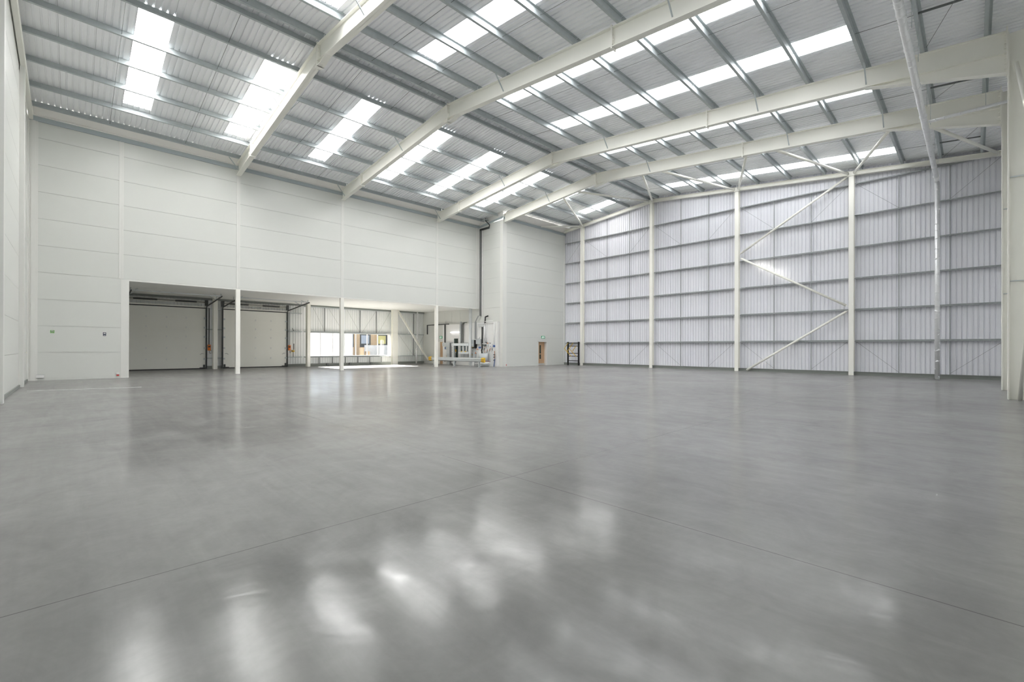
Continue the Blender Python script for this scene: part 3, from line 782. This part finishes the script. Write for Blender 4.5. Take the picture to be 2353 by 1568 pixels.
# ------------------------------------------------------------------ partition at the right end of the lean-to
mb = MB()
xs = [RW, -36.1, -34.95, -33.85, -32.6, -31.4, WX + .0]
for a, b in zip(xs, xs[1:]): mb.box(a + .006, b - .006, PY - .02, PY + .1, 0, SOF + .1)
mb.box(RW - .1, WX, PY + .02, PY + .06, 0, SOF + .24)
struct(mb, 'wall_partition', 'panel', 'white partition wall at the right end of the loading bay', 'wall')
YS = 24.93   # face of the service board
struct(MB().box(-34.9, -27.3, YS, PY - .06, 0, 3.71), 'wall_service', 'white', 'white boarded service wall carrying pipes and boxes', 'wall')
def exit_sign(o, ax, flip, label):
    """o: lower left corner as seen; ax: unit vector along the face, normal n"""
    ax = Vector(ax); n = Vector(flip)
    t = thing('exit_sign', label, 'sign', o, 'green exit signs')
    O = Vector(o)
    def slab(u0, u1, v0, v1, d0, d1, name, m, par=t):
        mb = MB(); mb.prism([(u0, v0), (u1, v0), (u1, v1), (u0, v1)], O + n * d0, ax, Vector((0, 0, 1)), n, d1 - d0)
        return mb.build(name, m, par)
    slab(0, .46, 0, .23, 0, .03, 'panel', 'green')
    mb = MB()
    def pl(pts):
        mb.prism(pts, O + n * .03, ax, Vector((0, 0, 1)), n, .004)
    # running figure in a doorway
    pl([(.17, .03), (.23, .03), (.23, .2), (.17, .2)])
    pl([(.09, .165), (.125, .165), (.125, .2), (.09, .2)])
    pl([(.05, .10), (.13, .15), (.15, .13), (.07, .08)])
    pl([(.09, .09), (.12, .09), (.15, .03), (.12, .03)]); pl([(.03, .04), (.10, .09), (.09, .11), (.02, .06)])
    # arrow
    pl([(.32, .04), (.36, .04), (.36, .12), (.32, .12)]); pl([(.27, .12), (.41, .12), (.34, .2)])
    mb.build('pictogram', 'exit', t)
exit_sign((BX + .0, 29.84, 2.39), (0, 1, 0), (1, 0, 0), 'green exit sign above the wooden door in the corner box')
exit_sign((-35.77, PY - .02, 2.43), (1, 0, 0), (0, -1, 0), 'green exit sign above the wooden door in the lean-to partition')
# doors
t = thing('door_3', 'wooden fire door set into the projecting white box', 'door', (BX, 30, 0), kind='structure')
xd = BX - .24
MB().box(xd - .045, xd, 29.42, 30.58, 0, 2.16).build('leaf', 'wood', t)
for a, b in ((.62, .98), (1.1, 1.8)):
    MB().box(xd, xd + .006, 29.88, 30.06, a - .05, b).build('vision_panel', 'glass_dark', t)
MB().box(xd, xd + .004, 29.5, 30.5, .02, .17).build('kick_plate', 'galv_bright', t)
mb = MB(); mb.box(BX - .28, BX + .012, 30.53, 30.6, 0, 2.18); mb.box(BX - .28, BX + .012, 29.4, 29.47, 0, 2.18); mb.box(BX - .28, BX + .012, 29.4, 30.6, 2.09, 2.18); mb.build('door_frame', 'trim', t)
MB().tube((xd, 29.62, 1.0), (xd + .05, 29.62, 1.0), .02, 8).build('handle', 'galv_bright', t)
t = thing('door_4', 'wooden door in the lean-to partition beside the service board', 'door', (-35.4, PY - .02, 0), kind='structure')
MB().box(-35.62, -35.0, PY - .06, PY - .025, .01, 2.1).build('leaf', 'wood', t)
mb = MB(); mb.box(-35.68, -35.62, PY - .1, PY - .02, 0, 2.16); mb.box(-35.0, -34.94, PY - .1, PY - .02, 0, 2.16); mb.box(-35.68, -34.94, PY - .1, PY - .02, 2.1, 2.16); mb.build('door_frame', 'trim', t)
MB().box(-35.98, -35.70, PY - .05, PY - .02, .01, 2.12).build('side_leaf', 'fascia', t)
for z in (.9, 1.0, 1.3, 1.45): MB().box(-35.66, -35.6, PY - .075, PY - .06, z, z + .06).build('hinge', 'grey', t)
# items on the service board
F_ = YS
def box_thing(name, label, cat, x0, x1, z0, z1, d, m, bevel=.008, parts=()):
    t = thing(name, label, cat, ((x0 + x1) / 2, F_ - d / 2, z0))
    MB().box(x0, x1, F_ - d, F_ - .002, z0, z1).build('housing', m, t, bevel=bevel)
    for (pn, a, b, c, e, th, pm) in parts:
        MB().box(a, b, F_ - d - th, F_ - d, c, e).build(pn, pm, t)
    return t
t = thing('batten_lamp', 'lit white fluorescent batten high on the service board', 'lamp', (-32.9, F_, 2.94))
MB().box(-33.6, -32.3, F_ - .04, F_ - .002, 2.9, 3.0).build('housing', 'white', t)
MB().box(-33.58, -32.32, F_ - .09, F_ - .04, 2.91, 2.99).build('tube', 'lamp', t)
struct(MB().box(-33.14, -32.55, F_ - .02, F_, .66, 2.38), 'window_2', 'glass_dark', 'tall dark glazed panel in the service board', 'window')
struct(MB().box(-32.35, -31.15, F_ - .02, F_, 1.24, 1.98), 'window_3', 'glass_dark', 'wide dark glazed opening behind the galvanised frame', 'window')
# grey steel portal at left
t = thing('steel_cabinet', 'grey steel machine frame left of the dark glazed panel', 'machine', (-33.8, 24.6, 0))
MB().box(-34.4, -33.3, 24.5, 24.9, 1.68, 2.02).build('head_box', 'midgrey', t, bevel=.01)
MB().box(-33.72, -33.32, 24.5, 24.9, 0.02, 1.68).build('upright', 'midgrey', t, bevel=.01)
MB().box(-33.32, -33.26, 24.52, 24.9, 0.02, 2.0).build('side_plate', 'grey', t)
box_thing('control_panel', 'pale tall control cabinet beside the dark glazed panel', 'cabinet', -33.22, -32.9 + .0, .1, 1.9, .25, 'white', parts=[('indicator', -33.12, -33.08, z, z + .07, .01, 'blue') for z in (1.1, 1.3, 1.5, 1.7)])
box_thing('meter_box', 'blue and white meter box at the left end of the service board', 'box', -34.5, -34.24, 1.38, 1.65, .1, 'midgrey', parts=[('display', -34.45, -34.3, 1.44, 1.6, .01, 'blue')])
box_thing('switch_box', 'white switch box under the grey machine head', 'box', -34.18, -33.78, 1.4, 1.66, .12, 'white')
box_thing('isolator_box', 'white isolator box with a round yellow sticker', 'box', -34.2, -33.78, .95, 1.32, .14, 'white', parts=[('sticker', -34.05, -33.9, 1.0, 1.18, .006, 'yellow')])
box_thing('wood_crate', 'brown timber piece behind the barrier', 'timber', -34.2, -33.75, .5, .85, .12, 'wood')
box_thing('hand_lamp', 'yellow hand lamp hooked on the dark glazed panel', 'lamp', -32.9, -32.78, 1.18, 1.4, .07, 'yellow', parts=[('bracket', -32.88, -32.8, 1.08, 1.18, -.02, 'white')])
# galvanised frame in front of the board
t = thing('steel_goalpost', 'tall galvanised steel frame in front of the service board', 'frame', (-31, 24.55, 0))
MB().box(-30.45, -30.2, 24.48, 24.6, 0.0, SOF + .02).build('tall_post', 'galv_bright', t)
MB().box(-32.75, -32.6, 24.48, 24.6, 0.0, 1.9).build('short_post', 'galv_bright', t)
MB().box(-32.95, -30.45, 24.45, 24.6, 1.72, 1.95).build('head_rail', 'galv_bright', t)
MB().box(-31.9, -30.45, 24.45, 24.6, 1.02, 1.18).build('middle_rail', 'galv_bright', t)
for x in (-31.75, -31.3, -30.85): MB().box(x - .04, x + .04, 24.5, 24.58, 1.18, 1.72).build('upright_bar', 'white', t)
for x in (-31.45, -30.9): MB().box(x - .05, x + .05, 24.44, 24.5, 1.18, 1.26).build('clip', 'yellow', t)
t = thing('cable_riser', 'galvanised post with dark cables rising above the galvanised frame', 'cables', (-32, 24.8, 1.9))
MB().box(-32.2, -32.04, F_ - .12, F_ - .004, 1.96, 3.88).build('channel', 'galv_bright', t)
for k, x in enumerate((-31.96, -31.82, -31.72)):
    mb = MB(); mb.path([(x, F_ - .06, 2.0), (x + .03, F_ - .06, 2.2), (x + .03, F_ - .06, 3.6), (x + .15, F_ - .05, 3.78), (x + .5, F_ - .04, 3.8)], .022, 6); mb.build('cable', 'black' if k != 1 else 'darkgrey', t)
for k, (x0, x1) in enumerate(((-32.05, -31.55), (-31.5, -31.0))):
    box_thing('relay_box', f'pale metal box on the board under the galvanised frame, {"left" if k == 0 else "right"} one', 'box', x0, x1, .72, .99, .12, 'midgrey')
box_thing('junction_box', 'small dark junction box just above the barrier', 'box', -31.9, -31.7, .52, .66, .1, 'darkgrey')
t = thing('boiler', 'grey and black wall hung boiler at the centre of the service board', 'boiler', (-30.2, 24.7, 1.5))
MB().box(-30.55, -29.98, 24.63, F_ - .002, 1.62, 2.25).build('casing', 'midgrey', t, bevel=.03)
MB().box(-29.98, -29.88, 24.64, F_ - .002, 1.52, 2.22).build('side_cover', 'black', t, bevel=.02)
MB().box(-30.55, -29.98, 24.65, F_ - .002, 1.5, 1.62).build('base_cover', 'black', t)
MB().box(-30.4, -30.3, 24.625, 24.63, 1.9, 1.95).build('badge', 'red', t)
MB().box(-30.22, -30.15, 24.625, 24.63, 1.75, 1.9).build('data_label', 'white', t)
for x in (-30.5, -30.15): MB().box(x - .035, x + .035, 24.62, 24.65, 1.57, 1.62).build('lamp_cover', 'yellow', t)
mb = MB()
for k, x in enumerate((-30.4, -30.28, -30.16, -30.05)): mb.path([(x, 24.75, 1.5), (x + .05, 24.78, 1.3), (x + .15, 24.8, 1.15)], .02, 6)
mb.build('pipe', 'galv_bright', t)
box_thing('expansion_box', 'pale grey square box right of the boiler', 'box', -29.82, -29.22, 1.86, 2.29, .2, 'midgrey', parts=[('side_shade', -29.26, -29.22, 1.88, 2.27, .002, 'grey')])
box_thing('pressure_gauge', 'small white gauge on top of the square box', 'gauge', -29.72, -29.5, 2.32, 2.46, .1, 'white', bevel=.03)
t = box_thing('electric_cabinet', 'pale electrical cabinet with a yellow warning triangle', 'cabinet', -30.62, -29.95, .62, 1.1, .22, 'midgrey')
mb = MB(); mb.prism([(-30.36, .98), (-30.2, .98), (-30.28, .86)], (0, F_ - .226, 0), (1, 0, 0), (0, 0, 1), (0, 1, 0), .005); mb.build('warning_triangle', 'yellow', t)
MB().box(-30.72, -30.62, F_ - .2, F_ - .1, .85, .95).build('isolator', 'red', t)
box_thing('white_cabinet', 'white box with dark side between cabinet and black pipe', 'box', -29.66, -29.2, .8, 1.14, .16, 'white')
box_thing('fan_unit', 'white box standing on the floor behind the barrier', 'box', -30.62, -29.95, .0, .36, .3, 'white')
box_thing('floor_duct', 'dark metal duct on the floor right of the white box', 'duct', -29.93, -29.45, .0, .62, .25, 'grey')
box_thing('blue_valve', 'small blue valve box above the white box', 'valve', -29.55, -29.35, 1.5, 1.64, .12, 'blue')
for k, (x, z) in enumerate(((-29.7, 1.42), (-29.9, 1.1))):
    t = thing('ball_valve', f'small orange valve handle, {"upper" if k == 0 else "lower"} of the two beside the boiler', 'valve', (x, 24.8, z))
    MB().tube((x, F_ - .002, z), (x, F_ - .12, z), .04, 8).build('body', 'white', t)
    MB().box(x - .03, x + .03, F_ - .16, F_ - .12, z - .05, z + .06).build('handle', 'orange', t)
t = thing('black_pipe', 'thick black pipe running down the service board', 'pipe', (-29.1, 24.8, 0))
mb = MB(); mb.path([(-29.12, F_ - .08, 3.32), (-29.12, F_ - .08, 1.5), (-29.2, F_ - .08, 1.3), (-29.12, F_ - .08, 1.1), (-29.1, F_ - .08, .3)], .055, 10); mb.build('pipe', 'black', t, smooth=True)
t = thing('flue_pipe', 'short black flue bent over the top of the service board', 'pipe', (-28.7, 24.9, 3.7))
mb = MB(); mb.path([(-28.75, F_ - .08, 3.6), (-28.73, F_ - .06, 4.15), (-28.66, PY - .1, 4.25)], .06, 10); mb.build('pipe', 'black', t, smooth=True)
for k, (x0, x1, z) in enumerate(((-29.62, -28.85, 3.62), (-29.62, -28.85, 3.52), (-29.55, -28.85, 3.42), (-29.5, -28.95, 3.32), (-29.58, -27.75, 3.76), (-28.75, -27.62, 3.62))):
    mb = MB(); mb.tube((x0, F_ - .1, z), (x1, F_ - .1, z + .02), .03, 10)
    tag(mb.build('insulated_pipe', 'foil' if k < 4 else 'white', smooth=True), ['silver lagged pipe stub, topmost of the stack', 'silver lagged pipe stub, second of the stack', 'silver lagged pipe stub, third of the stack', 'silver lagged pipe stub, lowest of the stack', 'long white pipe along the top of the service board', 'white pipe just under the long top pipe'][k], 'pipe', 'pipes at the top of the service board')
for k, (x, z0, z1, m, r) in enumerate(((-28.78, 1.9, 3.5, 'foil', .05), (-28.55, 1.9, 3.55, 'white', .035), (-27.62, 1.85, 3.62, 'white', .035))):
    mb = MB(); mb.tube((x, F_ - .07, z0), (x, F_ - .07, z1), r, 10)
    tag(mb.build('vertical_pipe', m, smooth=True), ['silver lagged vertical pipe right of the black pipe', 'thin white vertical pipe at the middle of the right end of the board', 'thin white vertical pipe near the right edge of the board'][k], 'pipe', 'vertical pipes on the service board')
t = thing('pipe_manifold', 'white pipe manifold with red valves above the small control boxes', 'pipework', (-28.6, 24.8, 1.9))
mb = MB(); mb.tube((-29.15, F_ - .1, 1.9), (-28.4, F_ - .1, 1.9), .025, 8); mb.build('pipe', 'white', t)
for k, x in enumerate((-28.8, -28.5, -28.35, -28.2, -28.05)): MB().box(x - .03, x + .03, F_ - .16, F_ - .08, 1.88 + .03 * (k % 2), 1.98 + .03 * (k % 2)).build('valve', ('galv_bright', 'darkgrey', 'copper', 'galv_bright', 'grey')[k], t)
box_thing('heating_controller', 'small dark display unit on the right of the service board', 'controller', -28.95, -28.66, 1.68, 1.84, .08, 'darkgrey', parts=[('screen', -28.92, -28.72, 1.71, 1.81, .004, 'glass_dark')])
box_thing('sensor_box', 'small grey control box right of the dark display', 'box', -28.55, -28.3, 1.64, 1.84, .1, 'midgrey')
box_thing('timer_box', 'white control box near the right edge of the board', 'box', -28.22, -27.83, 1.58, 1.88, .13, 'white', parts=[('indicator', -28.05, -27.95, 1.64, 1.7, .004, 'blue')])
box_thing('pump_head', 'blue pump head at the right edge of the board', 'pump', -27.7, -27.55, 1.6, 1.78, .14, 'blue', bevel=.03)
t = thing('pipe_fittings', 'tangle of short pipes and fittings above the grey tank', 'pipework', (-28.5, 24.8, 1.2))
rnd = random.Random(3)
for k in range(14):
    x = -28.95 + 1.1 * k / 13; z = 1.28 + .12 * math.sin(k * 2.1)
    mb = MB(); mb.path([(x, F_ - .05, z + .15), (x + .04, F_ - .12, z), (x + .1, F_ - .12, z - .02)], .02, 6)
    mb.build('fitting', ('galv_bright', 'darkgrey', 'copper', 'white')[k % 4], t)
for k in range(4):
    mb = MB(); mb.tube((-28.92 + k * .1, F_ - .05, 1.4), (-28.92 + k * .1, F_ - .05, 1.66), .012, 6); mb.build('riser', 'copper' if k % 2 else 'galv_bright', t)
t = thing('water_tank', 'pale grey cylindrical tank on the floor at the right end of the service board', 'tank', (-28.5, 24.6, 0))
MB().tube((-28.5, 24.47, .02), (-28.5, 24.47, .38), .44, 24).build('base', 'midgrey', t, smooth=True)
MB().tube((-28.5, 24.47, .38), (-28.5, 24.47, 1.08), .40, 24).build('body', 'midgrey', t, smooth=True)
mb = MB(); mb.path([(-28.95, 24.1, .42), (-27.9, 24.2, .44), (-27.75, 24.6, .42)], .012, 6); mb.build('hose', 'red', t)
mb = MB(); mb.path([(-29.1, 24.05, .24), (-28.0, 24.05, .3), (-27.7, 24.5, .32)], .03, 8); mb.build('drain_pipe', 'white', t)
t = thing('copper_risers', 'copper and blue pipes at the right edge of the service board', 'pipework', (-27.6, 24.8, 0))
mb = MB(); mb.tube((-27.55, F_ - .08, .6), (-27.55, F_ - .08, 1.3), .025, 8); mb.build('copper_pipe', 'copper', t)
mb = MB(); mb.path([(-27.5, F_ - .1, .65), (-27.55, F_ - .1, .3), (-27.6, F_ - .1, .0)], .03, 8); mb.build('blue_hose', 'blue', t)
mb = MB(); mb.tube((-27.55, F_ - .08, 1.3), (-27.7, F_ - .08, 1.45), .03, 8); mb.build('elbow', 'white', t)
for z in (.5, .75, .95): MB().box(-27.62, -27.5, F_ - .16, F_ - .06, z, z + .06).build('valve', 'darkgrey', t)
t = thing('water_hose', 'black hose coiled on the board below the barrier', 'hose', (-34, 24.8, .2))
mb = MB(); mb.path([(-34.5, F_ - .08, .4), (-34.45, 24.42, .36), (-32.9, 24.42, .33), (-32.2, 24.42, .36), (-32.35, 24.42, .03)], .025, 6); mb.build('hose', 'black', t)
MB().box(-34.6, -34.42, F_ - .1, F_ - .003, .28, .5).build('reel', 'black', t)
# cable trays
t = thing('cable_tray', 'grey perforated cable tray climbing the corner beside the white box', 'tray', (-29.62, PY - .1, 4.3))
MB().box(-29.74, -29.5, PY - .14, PY - .085, 4.28, 11.76).build('riser', 'galv_dark', t)
MB().box(-29.46, -29.4, PY - .13, PY - .085, 4.3, 11.7).build('white_conduit', 'white', t)
MB().box(-29.74, -28.5, PY - .14, PY - .085, 11.62, 11.78).build('top_run', 'darkgrey', t)
mb = MB(); mb.path([(-28.5, PY - .12, 11.75), (-28.45, PY - .14, 11.9), (-28.75, PY - .3, 12.25), (-28.8, PY - .3, 12.5)], .035, 8); mb.build('flexible_duct', 'black', t)
MB().box(-29.1, -28.6, PY - .45, PY - .1, ztop(-28.8) + .0, ztop(-28.8) + .03).build('roof_plate', 'galv', t)
MB().beam((-29.6, F_ - .08, 4.3), (-30.02, F_ - .08, 3.8), .1, .03, (0, 1, 0)).build('offset_run', 'grey', t)
MB().box(-30.1, -29.93, F_ - .1, F_ - .04, 2.3, 3.8).build('lower_riser', 'grey', t)
t = thing('cable_trunking', 'dark horizontal cable trunking at the head of the service board, left end', 'trunking', (-36, 24.9, 3.7))
MB().box(-37.4, -33.9, F_ - .1, F_ - .02, 3.7, 3.78).build('run', 'darkgrey', t)
MB().box(-34.55, -34.43, F_ - .1, F_ - .02, 2.02, 3.7).build('drop', 'darkgrey', t)
MB().box(-37.45, -37.35, F_ - .1, F_ - .02, 2.85, 3.78).build('left_drop', 'darkgrey', t)

# ------------------------------------------------------------------ safety barrier
t = thing('safety_barrier', 'galvanised crash barrier with yellow ends in front of the service board', 'barrier', (-30.1, 22.8, 0))
BYY = 22.8
x0, x1 = -33.6, -26.75
prof = [(0, -.155), (.03, -.13), (.08, -.09), (.08, -.06), (.02, -.02), (.02, .02), (.08, .06), (.08, .09), (.03, .13), (0, .155)]
prof = [(-u, v) for u, v in prof] + [(-u + .012, v) for u, v in prof[::-1]]
mb = MB(); mb.prism(prof, (x0, BYY, .585), (0, 1, 0), (0, 0, 1), (1, 0, 0), x1 - x0); mb.build('rail', 'galv_bright', t)
for xx, s, n in ((x0, -1, 'left'), (x1, 1, 'right')):
    mb = MB()
    for k in range(3):
        sc = (1.12, 1.16, 1.05)[k]; a = xx + s * k * .12
        mb.prism([(u * 1.5 - .015, v * sc) for u, v in prof[:10]] + [(.05, .17 * sc), (.05, -.17 * sc)], (a if s > 0 else a - .12, BYY, .585), (0, 1, 0), (0, 0, 1), (1, 0, 0), .12)
    mb.build('end_cap', 'yellow', t)
for x in (-33.3, -30.36, -27.15):
    mb = MB(); mb.box(x - .05, x + .05, BYY + .02, BYY + .03, 0, .74); mb.box(x - .05, x - .04, BYY + .03, BYY + .13, 0, .74); mb.box(x - .05, x + .05, BYY + .13, BYY + .14, 0, .74)
    mb.box(x - .12, x + .12, BYY - .04, BYY + .2, 0, .015)
    mb.build('post', 'galv_bright', t)

# ------------------------------------------------------------------ black and yellow gate stored in the corner
t = thing('pallet_gate', 'black tubular gate with folded yellow chevron arms beside the corner box', 'gate', (-24.97, 32.2, 0))
GYY = 32.05
for x in (-25.62, -24.42): MB().box(x - .06, x + .06, GYY - .05, GYY + .05, 0, 2.1).build('post', 'black', t)
for z in (2.0, 1.72, 1.08, .82, .41): MB().box(-25.56, -24.48, GYY - .025, GYY + .025, z - .03, z + .03).build('crossbar', 'black', t)
CH = [[(-25.55, 2.0), (-25.98, 1.5), (-25.2, .8)], [(-25.0, 2.0), (-25.42, 1.5), (-24.62, .8)], [(-24.66, 1.72), (-25.02, 1.3), (-25.0, 1.28)], [(-25.42, 1.5), (-25.62, 1.22)]]
for k, c in enumerate(CH):
    mb = MB(); mb.path([(x, GYY - .07 - .01 * k, z) for x, z in c], .028, 8); mb.build('chevron_arm', 'yellow', t)
box_thing_y = None
t = thing('pipe_stub', 'small white capped pipe stub in the corner behind the black gate', 'pipe', (-26.1, 32.6, 0))
MB().tube((-26.25, 32.8, 0), (-26.25, 32.8, .12), .06, 8).build('cap', 'white', t)
MB().tube((-26.25, 32.8, .12), (-26.25, 32.8, .3), .05, 8).build('pipe', 'darkgrey', t)

# ------------------------------------------------------------------ signs and small fittings on the white wall
def wall_sign(y0, y1, z0, z1, m, label, marks):
    t = thing('sign', label, 'sign', (WX, (y0 + y1) / 2, z0), 'small notices on the white wall')
    MB().box(WX, WX + .006, y0 - .015, y1 + .015, z0 - .015, z1 + .015).build('border', 'white', t)
    MB().box(WX + .006, WX + .01, y0, y1, z0, z1).build('panel', m, t)
    for (a, b, c, d, mm) in marks:
        MB().box(WX + .01, WX + .012, y0 + (y1 - y0) * a, y0 + (y1 - y0) * b, z0 + (z1 - z0) * c, z0 + (z1 - z0) * d).build('mark', mm, t)
wall_sign(-.76, -.62, 2.17, 2.33, 'palegreen', 'small square green notice on the white wall', [(.2, .8, .55, .85, 'white'), (.35, .65, .6, .75, 'palegreen'), (.12, .88, .1, .2, 'white')])
wall_sign(1.05, 1.17, 2.09, 2.27, 'navy', 'small dark notice on the white wall near the opening', [(.2, .8, .6, .85, 'white'), (.2, .8, .15, .3, 'midgrey')])
t = thing('wall_socket', 'low white rectangular outlet at the foot of the wall, near the corner', 'outlet', (WX, -1.05, .15))
MB().box(WX + .03, WX + .05, -1.2, -.95, .12, .26).build('plate', 'white', t)
mb = MB(); mb.box(WX, WX + .04, -1.21, -.94, .11, .12); mb.box(WX, WX + .04, -1.21, -.94, .26, .27); mb.build('rim', 'grey', t)
t = thing('outlet', 'tiny red and white outlet low on the wall beside the opening', 'outlet', (WX, 1.6, .1))
MB().box(WX, WX + .03, 1.56, 1.66, .18, .26).build('cover', 'white', t)
MB().box(WX, WX + .035, 1.56, 1.66, .11, .17).build('base', 'red', t)
t = thing('outlet', 'tiny red tag low on the corner box left of the wooden door', 'outlet', (BX, 25.5, .05))
MB().box(BX + .02, BX + .03, 25.5, 25.56, .08, .2).build('tag', 'red', t)
tag(MB().beam((-23.13, -1.15, .002), (-22.46, 1.9, .002), .05, .004).build('floor_marking', 'white'), 'thin white painted line on the floor near the left wall', 'floor marking')

# ------------------------------------------------------------------ outside the long window
mb = MB(); xo = -50.0
z = 0
while z < 4.4:
    mb.box(xo - .25, xo, 6, 23.1, z, z + .12); mb.box(xo - .25, xo - .03, 6, 23.1, z + .12, z + .18); z += .18
tag(mb.build('louvred_shed', 'louvre'), 'pale blue shed with horizontal cladding outside the window', 'building')
t = thing('office_building', 'tan building with yellow window panels seen through the window', 'building', (-72, 38, 0))
MB().box(-84, -72, 24, 60, 0, 12).build('wall', 'tan', t)
for k, y in enumerate((31.5, 34.5, 37.6, 41.5)):
    f_ = MB().box(-72.05, -71.9, y, y + 1.9, 1.6, 4.2).build('window', 'darkgrey', t)
    MB().box(-71.9, -71.88, y + .2, y + 1.6, 2.2, 3.6).build('pane', 'yellow_pane' if k % 2 == 0 else 'louvre', f_)
tag(MB().box(-62, -61.9, 30.4, 48, 0, 1.9).build('hoarding', 'outwhite'), 'white site hoarding outside in front of the tan building', 'hoarding')
for k, y in enumerate((28.6, 29.5)):
    tag(MB().box(-60, -59.5, y, y + .5, 0, 1.5 - .5 * k).build('bollard', 'tan'), f'tan crate standing outside left of the hoarding, {"taller" if k == 0 else "shorter"} one', 'crate')
